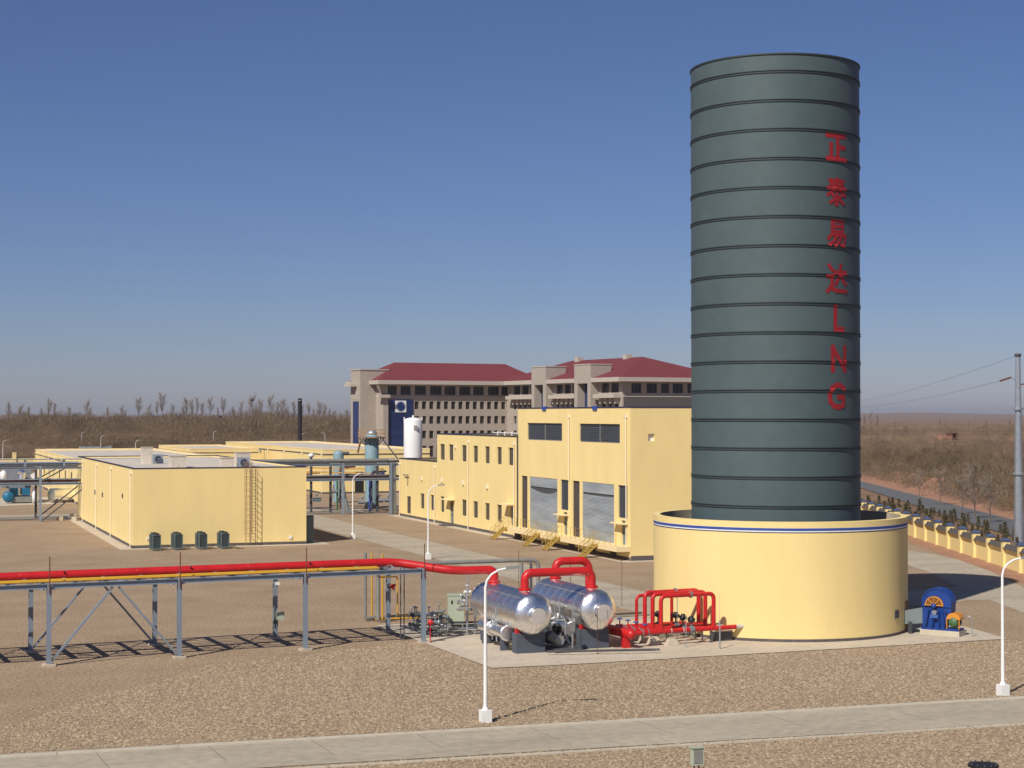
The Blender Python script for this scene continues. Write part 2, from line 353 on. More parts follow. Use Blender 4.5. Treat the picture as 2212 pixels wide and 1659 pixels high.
# ------------------------------------------------------------------ gravel stones
def stones(name, poly, n, rmin, rmax, soft=None):
    P = np.array(poly); lo = P.min(0); hi = P.max(0); pts = RNG.uniform(lo, hi, (int(n * 2.2), 2)); ins = np.zeros(len(pts), bool)
    for i in range(len(P)):
        a = P[i]; b = P[(i + 1) % len(P)]
        c = ((a[1] > pts[:, 1]) != (b[1] > pts[:, 1])) & (pts[:, 0] < (b[0] - a[0]) * (pts[:, 1] - a[1]) / (b[1] - a[1] + 1e-12) + a[0]); ins ^= c
    pts = pts[ins][:n]; n = len(pts)
    base = np.array([(1, 0, 0), (0, 1, 0), (-1, 0, 0), (0, -1, 0), (0, 0, 1), (0, 0, -.5)], float)
    F = np.array([(0, 1, 4), (1, 2, 4), (2, 3, 4), (3, 0, 4)])
    r = RNG.uniform(rmin, rmax, n) ** 1.0; ang = RNG.uniform(0, 2 * pi, n)
    V = base[None] * (1 + RNG.uniform(-.35, .35, (n, 6, 3))) + RNG.uniform(-.25, .25, (n, 6, 3))
    V *= (r[:, None] * np.stack([np.ones(n), RNG.uniform(.6, 1, n), RNG.uniform(.35, .75, n)], -1))[:, None, :]
    ca, sa = np.cos(ang)[:, None], np.sin(ang)[:, None]; X = V[..., 0] * ca - V[..., 1] * sa; Yy = V[..., 0] * sa + V[..., 1] * ca
    V = np.stack([X + pts[:, 0:1], Yy + pts[:, 1:2], V[..., 2] + .008], -1)
    F = (F[None] + np.arange(n)[:, None, None] * 6).reshape(-1, 3)
    me = bpy.data.meshes.new(name); me.vertices.add(n * 6); me.vertices.foreach_set('co', V.reshape(-1)); me.loops.add(len(F) * 3); me.loops.foreach_set('vertex_index', F.reshape(-1))
    me.polygons.add(len(F)); me.polygons.foreach_set('loop_start', np.arange(len(F)) * 3); me.update(calc_edges=True); me.materials.append(GRAV2)
    o = link(name, me, kind='stuff'); return o
st1 = stones('coarse_gravel', px_poly((-20, 1629), (-20, 1590), (90, 1545), (200, 1508), (330, 1478), (440, 1440), (600, 1424), (760, 1404), (905, 1386), (1063, 1447), (1180, 1441), (1696, 1411), (2172, 1383), (2300, 1390), (2300, 1500), (1106, 1568)), 46000, .035, .115)
st2 = stones('coarse_gravel', px_poly((560, 1662), (1106, 1629), (2300, 1558), (2300, 1680), (560, 1680)), 10000, .035, .11)
st3 = stones('coarse_gravel', px_poly((-20, 1629), (-20, 1410), (2300, 1330), (2300, 1500)), 17000, .018, .05)
st4 = stones('coarse_gravel', px_poly((-20, 1592), (90, 1547), (200, 1510), (330, 1480), (440, 1442), (600, 1426), (760, 1406), (905, 1388), (905, 1380), (740, 1392), (590, 1404), (420, 1418), (310, 1450), (180, 1482), (70, 1520), (-20, 1560)), 2600, .03, .08)
for o in (st1, st2, st4): tag(o, 'coarse pinkish brown gravel spread beside the concrete front road', 'gravel')
tag(st3, 'scattered small stones lying on the finer gravel of the yard', 'gravel')

# ------------------------------------------------------------------ tower and bund ring
TC = (49.61, 89.81); TR = 4.94; RR = 7.4
TT = (49.61 - .19, 89.81 + .10)
tow = thing('storage_tower', 'tall dark grey green ribbed cylindrical tower with red vertical lettering', 'tower', TT)
RZ = [7.27 + 1.642 * k for k in range(16)]; TOP = 32.87
edges_ = [0.0, 3.99 - 1.642, 3.99, 5.63] + RZ + [TOP]
for i in range(len(edges_) - 1):
    a, b = edges_[i], edges_[i + 1]; m = MB(); m.lathe((*TT, 0), [(TR, a + (.004 if i else 0)), (TR, b - .004)], 160)
    if i == len(edges_) - 2: m.lathe((*TT, 0), [(TR, b - .004), (TR - .05, b - .004), (TR - .05, b - 6)], 160)
    m.build('shell_course', TOWG, tow)
for z in [2.35, 3.99, 5.63] + RZ:
    m = MB(); prof = [(TR - .02, z - .09), (TR + .05, z - .085), (TR + .05, z - .045), (TR + .01, z - .035), (TR + .01, z + .03), (TR + .05, z + .04), (TR + .05, z + .08), (TR - .02, z + .085)]
    m.lathe((*TT, 0), prof, 160, smooth=False); m.build('rib', RIBM, tow)
m = MB(); m.lathe((*TT, 0), [(TR - .06, TOP), (TR + .06, TOP - .01), (TR + .06, TOP + .07), (TR - .06, TOP + .08), (TR - .06, TOP)], 160, smooth=False); m.build('rim', RIBM, tow)
# lettering
th0 = math.atan2(TT[0], TT[1]); toc = np.array([-sin(th0), -cos(th0)]); rgt = np.array([cos(th0), -sin(th0)])
def rad_at(z):
    for q in RZ:
        if abs(z - q) < .10: return TR + .06
    return TR + .012
def glyph(strokes, x0, x1, y0, y1, wx, wy=None):
    t0 = math.asin((x0 - 1675) / 182.5); t1 = math.asin((x1 - 1675) / 182.5); tm = (t0 + t1) / 2
    dep = float(np.dot(np.array([*(np.array(TT) + TR * (cos(tm) * toc + sin(tm) * rgt)), 20.]) - CC, FW)); zz = lambda y: CAM_H + (895 - y) * dep / FPX
    W_ = (t1 - t0) * TR; z0 = zz(y1); H_ = zz(y0) - z0; mb = MB(); hw = wx / 2; k = 0
    for st in strokes:
        pts = [np.array([p[0] * W_, p[1] * H_]) for p in st]
        for i in range(len(pts) - 1):
            a, b = pts[i], pts[i + 1]; d = b - a; L = np.linalg.norm(d); d = d / L; nn = np.array([-d[1], d[0]]) * hw; a = a - d * hw * .9; b = b + d * hw * .9
            ns = max(2, int(L / .04)); off = .0012 * k; k += 1; V = []; F = []
            for j in range(ns + 1):
                c = a + (b - a) * j / ns
                for e in range(-2, 3):
                    q = c + nn * e / 2; z = z0 + q[1]; th = t0 + q[0] / TR; r = rad_at(z) + off; p = np.array(TT) + r * (cos(th) * toc + sin(th) * rgt); V.append((p[0], p[1], z))
            for j in range(ns):
                for e in range(4): F.append((j * 5 + e, j * 5 + e + 1, j * 5 + e + 6, j * 5 + e + 5))
            mb.add(V, F)
    return mb.build('painted_character', REDL, tow)
glyph([[(0, .95), (1, .95)], [(.55, .95), (.55, .05)], [(.55, .52), (.95, .52)], [(.2, .6), (.2, .05)], [(0, .05), (1, .05)]], 1784, 1822, 290, 346, .27)
glyph([[(.1, .93), (.9, .93)], [(.15, .79), (.85, .79)], [(0, .64), (1, .64)], [(.5, 1), (.5, .64)], [(.42, .8), (.28, .55), (0, .36)], [(.6, .64), (.78, .48), (1, .38)], [(.5, .5), (.5, 0), (.38, .03)], [(.22, .4), (.36, .3)], [(.12, .08), (.4, .22)], [(.84, .42), (.64, .3)], [(.58, .22), (.9, .05)]], 1785, 1822, 386, 442, .20)
glyph([[(.2, 1), (.8, 1), (.8, .58), (.2, .58), (.2, 1)], [(.2, .79), (.8, .79)], [(.26, .55), (0, .28)], [(.2, .44), (.97, .44), (.86, .02), (.68, .03)], [(.48, .42), (.28, .18), (.06, .04)], [(.74, .42), (.56, .16), (.34, 0)]], 1786, 1823, 478, 531, .20)
glyph([[(.35, .74), (1, .74)], [(.68, 1), (.66, .7), (.4, .3)], [(.68, .66), (.82, .44), (.98, .32)], [(.08, .97), (.22, .82)], [(0, .58), (.22, .58), (.2, .24), (0, .04)], [(.14, .18), (.4, .07), (1, .05)]], 1784, 1823, 573, 632, .235)
glyph([[(.1, 1), (.1, .04), (.95, .04)]], 1798, 1817, 664, 713, .29)
glyph([[(.05, 0), (.05, 1), (.95, 0), (.95, 1)]], 1793, 1821, 751, 800, .29)
glyph([[(.95, .85), (.75, .97), (.45, 1), (.18, .85), (.05, .55), (.08, .25), (.3, .04), (.6, 0), (.92, .08), (.92, .45), (.6, .45)]], 1786, 1819, 832, 879, .29)

ring = thing('bund_wall', 'round yellow bund wall with blue and white stripes around the tower foot', 'containment wall', TC)
m = MB(); m.lathe((*TC, 0), [(RR, .18), (RR, 5.98)], 160); m.lathe((*TC, 0), [(RR, 6.26), (RR, 6.59), (RR - .38, 6.59)], 160, smooth=False); m.build('wall', YELR, ring); m = MB(); m.lathe((*TC, 0), [(RR - .38, 6.588), (RR - .38, 0)], 160); m.build('inner_face', CONC, ring)
m = MB(); m.lathe((*TC, 0), [(RR, 5.98), (RR + .004, 5.98), (RR + .004, 6.26), (RR, 6.26)], 160, smooth=False); m.build('white_band', WHT, ring)
m = MB(); m.lathe((*TC, 0), [(RR + .004, 6.105), (RR + .012, 6.105), (RR + .012, 6.25), (RR + .004, 6.25)], 160, smooth=False); m.build('stripe', BLUE, ring, 'broad blue stripe')
m = MB(); m.lathe((*TC, 0), [(RR + .004, 5.985), (RR + .012, 5.985), (RR + .012, 6.035), (RR + .004, 6.035)], 160, smooth=False); m.build('stripe', NAVY, ring, 'narrow dark blue stripe')
m = MB(); m.lathe((*TC, 0), [(RR + .03, 0), (RR + .03, .18), (RR, .185)], 160, smooth=False); m.build('plinth', PLI, ring)
m = MB(); m.lathe((*TC, 0), [(RR - .37, .05), (TR + .02, .05)], 96, smooth=False); m.build('inner_floor', CONC, ring)
# small vent box and access door low on the ring
def ring_box(px, y0, y1, dpx, name, mt, lab, out=.05):
    t = math.asin(max(-1, min(1, (px - 1684) / 273.5))); dt = dpx / 2 / 273.5 / max(cos(t), .12)
    p = np.array(TC) + RR * (cos(t) * toc + sin(t) * rgt); dep = float(np.dot(np.array([*p, 2.]) - CC, FW)); z = lambda y: CAM_H + (895 - y) * dep / FPX
    mb = MB(); n = 6; V = []
    for j in range(n + 1):
        th = t - dt + 2 * dt * j / n
        for r, zz_ in ((RR + .002, z(y1)), (RR + out, z(y1)), (RR + out, z(y0)), (RR + .002, z(y0))):
            q = np.array(TC) + r * (cos(th) * toc + sin(th) * rgt); V.append((q[0], q[1], zz_))
    F = [(j * 4 + a, j * 4 + (a + 1) % 4, j * 4 + 4 + (a + 1) % 4, j * 4 + 4 + a) for j in range(n) for a in range(4)] + [(0, 3, 2, 1), (n * 4, n * 4 + 1, n * 4 + 2, n * 4 + 3)]
    mb.add(V, F); return mb.build(name, mt, ring, lab)
ring_box(1925, 1318, 1335, 9, 'vent_box', DSTL, 'small dark vent box low on the wall')
ring_box(1951, 1298, 1358, 9, 'access_door', WOOD, 'rust brown access door at the right edge')

# ------------------------------------------------------------------ generic flat roofed yellow building
def downpipe(x, y, z0, z1, parent, mt=CRM):
    m = MB(); m.tube([(x, y, z0), (x, y, z1)], .055, 8); m.box(x - .13, x + .13, y - .1, y + .1, z1, z1 + .28); m.build('downpipe', mt, parent)
def flat_building(name, label, x0, x1, y0, y1, h, parapet=.14, coping=.1, copm=NAVY, roofm=ROOFC, plinth=.28, wl=None, wf=None, recess=.18, loc=None, cat='building', group=None):
    b = thing(name, label, cat, (x0, y0), group)
    if wl is None: wl = Wall((x0, y0), (0, 1), (-1, 0))
    if wf is None: wf = Wall((x0, y0), (1, 0), (0, -1))
    wl.surf(m1 := MB(), 0, y1 - y0, 0, h, recess); m1.build('wall', YEL, b, 'left side wall in bright sun')
    wf.surf(m2 := MB(), 0, x1 - x0, 0, h, recess); m2.build('wall', YEL, b, 'front wall facing the yard')
    m3 = MB(); m3.add([(x1, y0, 0), (x1, y1, 0), (x1, y1, h), (x1, y0, h)], [(0, 1, 2, 3)]); m3.add([(x1, y1, 0), (x0, y1, 0), (x0, y1, h), (x1, y1, h)], [(0, 1, 2, 3)])
    i = .22; zr = h - parapet
    m3.add([(x0 + i, y0 + i, zr), (x1 - i, y0 + i, zr), (x1 - i, y1 - i, zr), (x0 + i, y1 - i, zr), (x0 + i, y0 + i, h), (x1 - i, y0 + i, h), (x1 - i, y1 - i, h), (x0 + i, y1 - i, h)], [(0, 4, 5, 1), (1, 5, 6, 2), (2, 6, 7, 3), (3, 7, 4, 0)]); m3.build('parapet', YEL, b)
    m4 = MB(); m4.add([(x0 + i, y0 + i, zr), (x1 - i, y0 + i, zr), (x1 - i, y1 - i, zr), (x0 + i, y1 - i, zr)], [(0, 1, 2, 3)]); m4.build('roof', roofm, b)
    m5 = MB(); o = .03; c = coping
    m5.box(x0 - o, x1 + o, y0 - o, y0 + i, h, h + c); m5.box(x0 - o, x1 + o, y1 - i, y1 + o, h, h + c); m5.box(x0 - o, x0 + i, y0 + i, y1 - i, h, h + c); m5.box(x1 - i, x1 + o, y0 + i, y1 - i, h, h + c); m5.build('coping', copm, b)
    if plinth:
        m6 = MB(); m6.box(x0 - .025, x1 + .025, y0 - .025, y0 + .05, .001, plinth); m6.box(x0 - .025, x0 + .05, y0 + .05, y1, .001, plinth); m6.box(x1 - .05, x1 + .025, y0 + .05, y1, .001, plinth); m6.build('plinth', PLI, b)
    return b, wl, wf

# workshop (nearest, left)
wl = Wall((21.59, 162.19), (0, 1), (-1, 0)); wf = Wall((21.59, 162.19), (1, 0), (0, -1))
hl = [wl.rect(x - 1.4, x + 1.4, y - 5.2, y + 5.2) for x, y in ((176.6, 1055), (205.2, 1063.5), (221.2, 1069), (264.4, 1071.5))]
wl.holes = hl
A, wl, wf = flat_building('workshop_building', 'nearest low yellow workshop with blue roof edge and caged ladder on its front', 21.59, 38.1, 162.19, 210.7, 7.4, wl=wl, wf=wf, recess=.1)
for h in hl: louvre(wl, h, A, .1, LOUV2, .2)
for px in (180, 209.8, 241, 284.2):
    s, _ = wl.hit(px, 1000); downpipe(21.59 - .1, 162.19 + s, .02, 6.9, A)
for px in (205, 300, 420, 520): pass
m = MB(); m.box(36.4, 36.7, 162.10, 162.17, .55, .85); m.build('wall_box', WHT, A)
m = MB(); m.box(22.9, 23.1, 162.10, 162.17, .8, 1.0); m.build('wall_box', WHT, A)
m = MB(); m.box(38.13, 39.0, 162.9, 163.7, .02, 2.6); t = thing('switch_kiosk', 'narrow dark kiosk in the shade at the right corner of the workshop', 'kiosk', (38.5, 163.3)); m.build('cabinet', ACG, t)
m = MB(); m.box(38.1, 39.05, 162.85, 163.75, 2.6, 2.68); m.build('lid', DSTL, t)
# rooftop blocks
def roofblock(px0, px1, y0, y1, depthY, label, fan=False, h_roof=7.26):
    p = WY(px0, y1, depthY); q = WY(px1, y1, depthY); zt = WY(px0, y0, depthY)[2]
    t = thing('roof_curb', label, 'roof curb', (p[0], depthY, h_roof), 'concrete curbs on the workshop roof')
    m = MB(); m.box(p[0], q[0], depthY, depthY + (q[0] - p[0]) * .9, h_roof + .002, zt); m.build('upstand', ROOFC, t); m = MB(); m.box(p[0] - .05, q[0] + .05, depthY - .05, depthY + (q[0] - p[0]) * .9 + .05, zt, zt + .07); m.build('cap', CONC, t)
    return p, q, zt
roofblock(307, 330, 967, 990, 185, 'concrete curb with a vent fan on its side, farthest on the workshop roof')
roofblock(369, 403, 986, 1007, 170, 'plain concrete curb in the middle of the workshop roof')
roofblock(478, 505, 990, 1008, 168, 'plain concrete curb just left of the ladder head on the workshop roof')
roofblock(511, 541, 978, 1003, 170, 'concrete curb behind the ladder head with a vent fan')
def roof_fan(c, label):
    t = thing('roof_fan', label, 'vent fan', c, 'metal vent fans on the workshop roof'); c = Vector(c)
    m = MB(); m.hexa([c + Vector(p) for p in ((0, 0, .02), (1.1, 0, .02), (1.1, .9, .02), (0, .9, .02), (0, .25, .95), (1.1, .25, .95), (1.1, .8, .95), (0, .8, .95))]); m.build('hood', GALV, t)
    m = MB(); m.lathe(c + Vector((.55, .0, .45)), [(.36, -.08), (.36, .1), (.3, .1), (.3, -.08), (.36, -.08)], 24, axis=(0, 1, -.28)); m.build('duct_ring', DSTL, t)
    m = MB()
    for a in range(4): m.beam(c + Vector((.55, .02, .45)), c + Vector((.55 + .3 * cos(a * pi / 2 + .4), .02, .45 + .3 * sin(a * pi / 2 + .4))), .12, .02)
    m.build('blades', LAG, t)
p = WY(330, 986, 184.2); roof_fan((p[0], 184.0, 7.27), 'galvanised vent fan beside the farthest concrete curb')
p = WY(514, 1000, 168.5); roof_fan((p[0], 168.2, 7.27), 'galvanised vent fan above the ladder head')
# ladder with safety cage
lad = thing('caged_ladder', 'rusty caged ladder fixed to the front wall of the workshop', 'ladder', (31.9, 161.7))
x0 = WY(530.5, 1100, 161.9)[0]; x1 = WY(541.0, 1100, 161.9)[0]
for x in (x0, x1):
    m = MB(); m.tube([(x, 161.75, .05), (x, 161.75, 8.0)], .03, 6); m.build('rail', CAGE, lad)
m = MB()
for i in range(26): m.tube([(x0, 161.75, .3 + .3 * i), (x1, 161.75, .3 + .3 * i)], .013, 5)
m.build('rungs', CAGE, lad, kind='stuff')
cx = (x0 + x1) / 2
for i in range(12):
    z = 1.1 + i * .6; m = MB(); m.tube([(cx + .36 * cos(a), 161.72 - .62 * sin(a) if 0 <= a <= pi else 161.75, z) for a in np.linspace(0, pi, 13)], .018, 5); m.build('hoop', CAGE, lad)
for a in (.0, pi * .27, pi / 2, pi * .73, pi):
    m = MB(); m.tube([(cx + .37 * cos(a), 161.72 - .63 * sin(a), 1.1), (cx + .37 * cos(a), 161.72 - .63 * sin(a), 8.0)], .015, 5); m.build('cage_strap', CAGE, lad)
# condensers in four pairs
def condenser(x, y, label):
    t = thing('condenser', label, 'condenser', (x, y, .014), 'outdoor condensers along the workshop front')
    m = MB(); W2, D2, Hh = .34, .34, 1.38
    for sx in (-1, 1):
        for sy in (-1, 1): m.box(x + sx * W2 - .04, x + sx * W2 + .04, y + sy * D2 - .04, y + sy * D2 + .04, .02, Hh)
    m.box(x - W2 - .042, x + W2 + .042, y - D2 - .042, y + D2 + .042, .1, .22); m.box(x - W2 - .042, x + W2 + .042, y - D2 - .042, y + D2 + .042, Hh, Hh + .05); m.build('casing', ACG, t)
    m = MB(); m.box(x - W2 + .03, x + W2 - .03, y - D2 + .01, y + D2 - .01, .22, Hh); m.build('coil', ACD, t)
    m = MB(); m.lathe((x, y, Hh + .05), [(.27, 0), (.28, .14), (.24, .14), (.22, .0)], 20); m.disc((x, y, Hh + .08), .24, n=20); m.build('fan_collar', BLK, t)
    return t
c0 = None; ordn = ['first', 'second', 'third', 'fourth']
for i, x in enumerate((23.35, 25.35, 27.6, 29.65)):
    for j, (dx, y) in enumerate(((0, 159.2), (-.02, 160.6))):
        lab = f"{'front' if j == 0 else 'rear'} grey green condenser of the {ordn[i]} pair from the left"
        if c0 is None: c0 = condenser(x, y, lab)
        else: dup(c0, (x + dx, y, .014), lab)
tag(MB().box(30.6, 31.3, 158.3, 158.5, .0, .1).build('timber_scrap', BARK), 'dark timber scrap on the gravel right of the condensers', 'timber')
for i, (a, b) in enumerate(((20.6, 209.5), (21.0, 206.5), (19.6, 208))):
    tag(MB().obox((a, b), (cos(i * .7), sin(i * .7)), 0, 1.3, 0, .8, .0, .45 + .2 * (i == 0)).build('rubble_block', CONC), ['pale rubble block nearest the far corner of the workshop', 'flat rubble block lying on the apron edge', 'pale rubble block farthest from the workshop wall'][i], 'rubble', 'rubble at the far left corner of the workshop')

# long low building behind it to the left
D, dl, df = flat_building('store_building', 'long low yellow building behind the workshop on the left with pale flat roof', 25.0, 46.0, 231.0, 316.0, 6.15, copm=YTR, coping=.16)
for i in range(8):
    y = 236 + i * 10.5; downpipe(24.9, y, .02, 5.7, D)
m = MB(); m.box(24.955, 24.985, 231, 316, 5.35, 5.5); m.build('string_course', PLI, D)
for i in range(7):
    y = 243 + i * 9.0; m = MB(); m.box(24.93, 24.985, y, y + .9, 2.6, 4.2); m.build('window', GLS, D)
E_, el, ef = flat_building('annex_building', 'far low yellow building with raised parapet behind the long left building', 31.5, 53.0, 352.0, 372.0, 5.0, copm=YTR, coping=.25)
m = MB(); m.box(31.45, 53.05, 351.94, 351.97, 3.9, 4.2); m.build('string_course', PLI, E_)
tag(MB().box(37, 41, 356, 360, 4.87, 5.9).hexa([(41.2, 355, 4.87), (43, 355, 4.87), (43, 357, 4.87), (41.2, 357, 4.87), (41.2, 355, 5.7), (43, 355.4, 6.1), (43, 357, 6.1), (41.2, 357, 5.7)]).build('solar_panel', GALV), 'pale tilted panel box on the roof of the far left annex', 'roof unit')
fx = G(413, 1030)[:2]
F1 = WY(368, 965, 318); F2 = WY(413, 967, 300); F3 = WY(486, 967, 300)
Fb, fl, ff = flat_building('pump_house', 'small yellow flat roofed building between the workshop roof and the black chimney', float(F2[0]), float(F3[0]) + 6, 300, 338, 6.4, copm=YTR, coping=.14)
for i in range(3): downpipe(float(F2[0]) - .1, 304 + i * 13, .02, 6.0, Fb)
m = MB(); m.box(float(F2[0]) - .035, float(F2[0]) - .01, 300, 338, 5.7, 5.85); m.box(float(F2[0]), float(F3[0]) + 6, 299.965, 299.99, 5.7, 5.85); m.build('string_course', PLI, Fb)
# building behind the pipe rack
bl = Wall((64.4, 263.07), (0, 1), (-1, 0)); bf = Wall((64.4, 263.07), (1, 0), (0, -1))
bl.holes = [(38 + i * 0, 39.5, 1.2, 3.2) for i in range(1)]
B_, bl, bf = flat_building('boiler_house', 'yellow building behind the right pipe rack with pale roof and drain spouts', 64.4, 82.0, 263.07, 345.0, 6.85, copm=YTR, coping=.18, wl=bl, wf=bf)
window(bl, bl.holes[0], B_)
m = MB(); m.box(64.355, 64.385, 263.07, 345, 6.1, 6.28); m.box(64.4, 82, 263.02, 263.05, 6.1, 6.28); m.build('string_course', PLI, B_)
for i in range(6): downpipe(64.3, 263.4 + i * 13.5, .02, 6.0, B_)
m = MB(); m.box(69.6, 71.0, 262.98, 263.06, .3, 3.4); m.build('door', BLK, B_)
for px in (545.5, 565):
    s, z = bl.hit(px, 975); m = MB(); m.box(64.1, 64.38, 263.07 + s, 263.07 + s + .9, z, z + .6); m.build('wall_lamp', GALV, B_)
m = MB(); m.beam((63.9, 305, 0), (63.9, 305, 6.2), .06); m.build('conduit', DSTL, B_)

# ------------------------------------------------------------------ process hall (three heights) on X = 59.62
HX = 59.62
hall = thing('process_hall', 'big yellow process hall with roller shutters beside the tower', 'building', (HX, 133.84))
W = Wall((HX, 133.84), (0, 1), (-1, 0)); T1 = 27.7; T2 = 54.6; T3 = 70.1; H1, H2, H3 = 13.05, 10.2, 7.0
z5 = lambda a, b: (1091.3 + .1467 * a, 1017.6 + .1467 * b); r4 = lambda a, b: (1106 + .2 * a, 759.5 + .2 * b); r3 = lambda a, b: (737.4 + .2 * a, 759.5 + .2 * b); r5 = lambda a, b: (848 + .2667 * a, 958.6 + .2667 * b)
def rz(fn, a0, a1, b0, b1):
    p = fn(a0, b0); q = fn(a1, b1); return W.rect(p[0], q[0], p[1], q[1])
topl = [rz(r4, 165, 540, 770, 958), rz(r4, 727, 1165, 782, 985)]; zt = (topl[0][2] + topl[1][2]) / 2, (topl[0][3] + topl[1][3]) / 2
topl = [(a, b, zt[0], zt[1]) for a, b, c, d in topl]
shut = [rz(z5, 355, 768, 95, 892), rz(z5, 1130, 1603, 178, 1045)]
PZ = 1.22; ztop = (shut[0][3] + shut[1][3]) / 2; shut = [(a, b, PZ + .02, ztop) for a, b, c, d in shut]
slit = [rz(z5, 240, 327, 70, 850), rz(z5, 815, 928, 130, 572), rz(z5, 992, 1095, 150, 975), rz(z5, 1662, 1800, 215, 700)]
slit = [(a, b, (PZ + .02) if i in (0, 2) else (slit[1][2] + slit[3][2]) / 2, ztop) for i, (a, b, c, d) in enumerate(slit)]
doors = [rz(z5, 862, 915, 665, 945), rz(z5, 1722, 1780, 800, 1102)]; doors = [(a, max(b, a + 1.0), PZ + .02, PZ + 2.15) for a, b, c, d in doors]
W.holes = topl + shut + slit + doors
W.surf(m := MB(), 0, T1, 0, H1, .2); m.build('wall', YEL, hall, 'tall shutter bay wall')
for h in topl: louvre(W, h, hall, .2, LOUV, .17, mull=1)
for h in slit: louvre(W, h, hall, .2, LOUV2 if h in (slit[0], slit[2]) else LOUV, .15)
for i, h in enumerate(shut):
    f = MB(); W.slab(f, h[0], h[0] + .12, h[2], h[3], -.2, -.08); W.slab(f, h[1] - .12, h[1], h[2], h[3], -.2, -.08); W.slab(f, h[0] + .1, h[1] - .1, h[3] - .06, h[3] - .001, -.2, -.09); o = f.build('shutter_frame', GALV, hall, ['left roller shutter frame', 'right roller shutter frame'][1 - i])
    n = 34; zA = h[2]; zB = h[3] - 1.1
    for j in range(n):
        q0 = zA + (zB - zA) * j / n; q1 = zA + (zB - zA) * (j + 1) / n; sl = MB(); a, b = h[0] + .12, h[1] - .12
        V = [W.P(a, q0, -.15), W.P(b, q0, -.15), W.P(b, (q0 + q1) / 2, -.125), W.P(a, (q0 + q1) / 2, -.125), W.P(b, q1 - .012, -.15), W.P(a, q1 - .012, -.15), W.P(b, q1, -.17), W.P(a, q1, -.17)]
        sl.add(V, [(0, 1, 2, 3), (3, 2, 4, 5), (5, 4, 6, 7)]); sl.build('slat', SHUT, o)
    sl = MB(); W.slab(sl, h[0] + .12, h[1] - .12, zB + .16, h[3], -.2, -.04); sl.build('shutter_hood', SHUT, o)
    # sagging dark gap under the hood
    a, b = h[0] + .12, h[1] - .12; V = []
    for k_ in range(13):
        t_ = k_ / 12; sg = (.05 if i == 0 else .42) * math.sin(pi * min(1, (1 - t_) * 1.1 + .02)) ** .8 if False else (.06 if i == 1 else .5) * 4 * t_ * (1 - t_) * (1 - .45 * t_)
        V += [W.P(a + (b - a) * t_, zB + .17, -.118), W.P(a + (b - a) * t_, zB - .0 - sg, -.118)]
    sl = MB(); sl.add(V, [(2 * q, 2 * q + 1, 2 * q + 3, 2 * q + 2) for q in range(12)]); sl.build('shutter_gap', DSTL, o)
for i, h in enumerate(doors):
    m = MB(); W.slab(m, h[0], h[1], h[2], h[3], -.2, -.15); d_ = m.build('door', DOORG, hall); m = MB(); W.slab(m, h[1] - .15, h[1] - .1, h[2] + 1, h[2] + 1.1, -.15, -.08); m.build('handle', BLK, d_)
    m = MB(); q = slit[1 if i == 1 else 3] if False else (slit[3] if i == 1 else slit[1]); W.slab(m, q[0] - .15, q[1] + .35, q[2] - .48, q[2] - .38, .002, .62); m.build('door_canopy', YTR, hall)
# front (shade side) wall
Wf = Wall((HX, 133.84), (1, 0), (0, -1)); p0 = Wf.rect(r4(1472, 0)[0], r4(1540, 0)[0], r4(0, 887)[1], r4(0, 965)[1]); Wf.holes = [p0]
Wf.surf(m := MB(), 0, 20, 0, H1, .25); m.build('wall', YEL, hall, 'end wall facing the yard')
m = MB(); Wf.slab(m, p0[0], p0[1], p0[2], p0[3], -.25, -.22); m.build('wall_hatch', WHT, hall)
m = MB(); x2 = HX + 20; y2 = 133.84 + T1
m.add([(x2, 133.84, 0), (x2, y2, 0), (x2, y2, H1), (x2, 133.84, H1)], [(0, 1, 2, 3)]); m.add([(x2, y2, 0), (HX, y2, 0), (HX, y2, H1), (x2, y2, H1)], [(0, 1, 2, 3)]); m.build('wall', YEL, hall, 'rear walls')
m = MB(); m.box(HX + .2, x2 - .2, 134.04, y2 - .2, H1 - .5, H1 - .45); m.build('roof', ROOFC, hall)
m = MB(); m.box(HX - .03, x2 + .03, 133.81, 134.04, H1, H1 + .12); m.box(HX - .03, HX + .2, 134.04, y2 + .03, H1, H1 + .12); m.box(x2 - .2, x2 + .03, 134.04, y2, H1, H1 + .12); m.box(HX + .2, x2 - .2, y2 - .2, y2 + .03, H1, H1 + .12); m.build('coping', NAVY, hall)
for a in (r4(352, 0)[0], r4(900, 0)[0]):
    s, z = W.hit(a, 884); m = MB(); W.slab(m, s - .45, s + .45, H1 - .18, H1 + .2, -.1, .12); m.build('roof_scupper', BLUE, hall)
# middle wing
W.holes = []; up = []
for a0, a1, b0, b1 in ((1065, 1115, 985, 1160), (1160, 1208, 1003, 1175), (1300, 1350, 1010, 1190), (1423, 1473, 1018, 1200), (1550, 1600, 1028, 1210), (1680, 1730, 1033, 1222), (1803, 1857, 1043, 1228)): up.append(rz(r3, a0, a1, b0, b1))
zu = (np.mean([h[2] for h in up]), np.mean([h[3] for h in up])); up = [(h[0], h[1], zu[0], zu[1]) for h in up]
lo_ = []
for a0, a1, b0, b1 in ((225, 256, 403, 527), (307, 337, 413, 540), (388, 418, 428, 553), (560, 597, 452, 585), (652, 690, 467, 600), (748, 785, 480, 617), (845, 883, 493, 633)): lo_.append(rz(r5, a0, a1, b0, b1))
zl = (np.mean([h[2] for h in lo_]), np.mean([h[3] for h in lo_])); lo_ = [(h[0], h[1], zl[0], zl[1]) for h in lo_]
drs = rz(r5, 466, 494, 450, 650); drs = (drs[0], drs[0] + 1.35, .15, 2.75); lv = rz(r5, 115, 147, 425, 565); lv = (lv[0], lv[1], lv[2], lv[3])
ed = rz(r5, 955, 983, 600, 655); ed = (ed[0], ed[0] + 1.1, 1.25, 3.2)
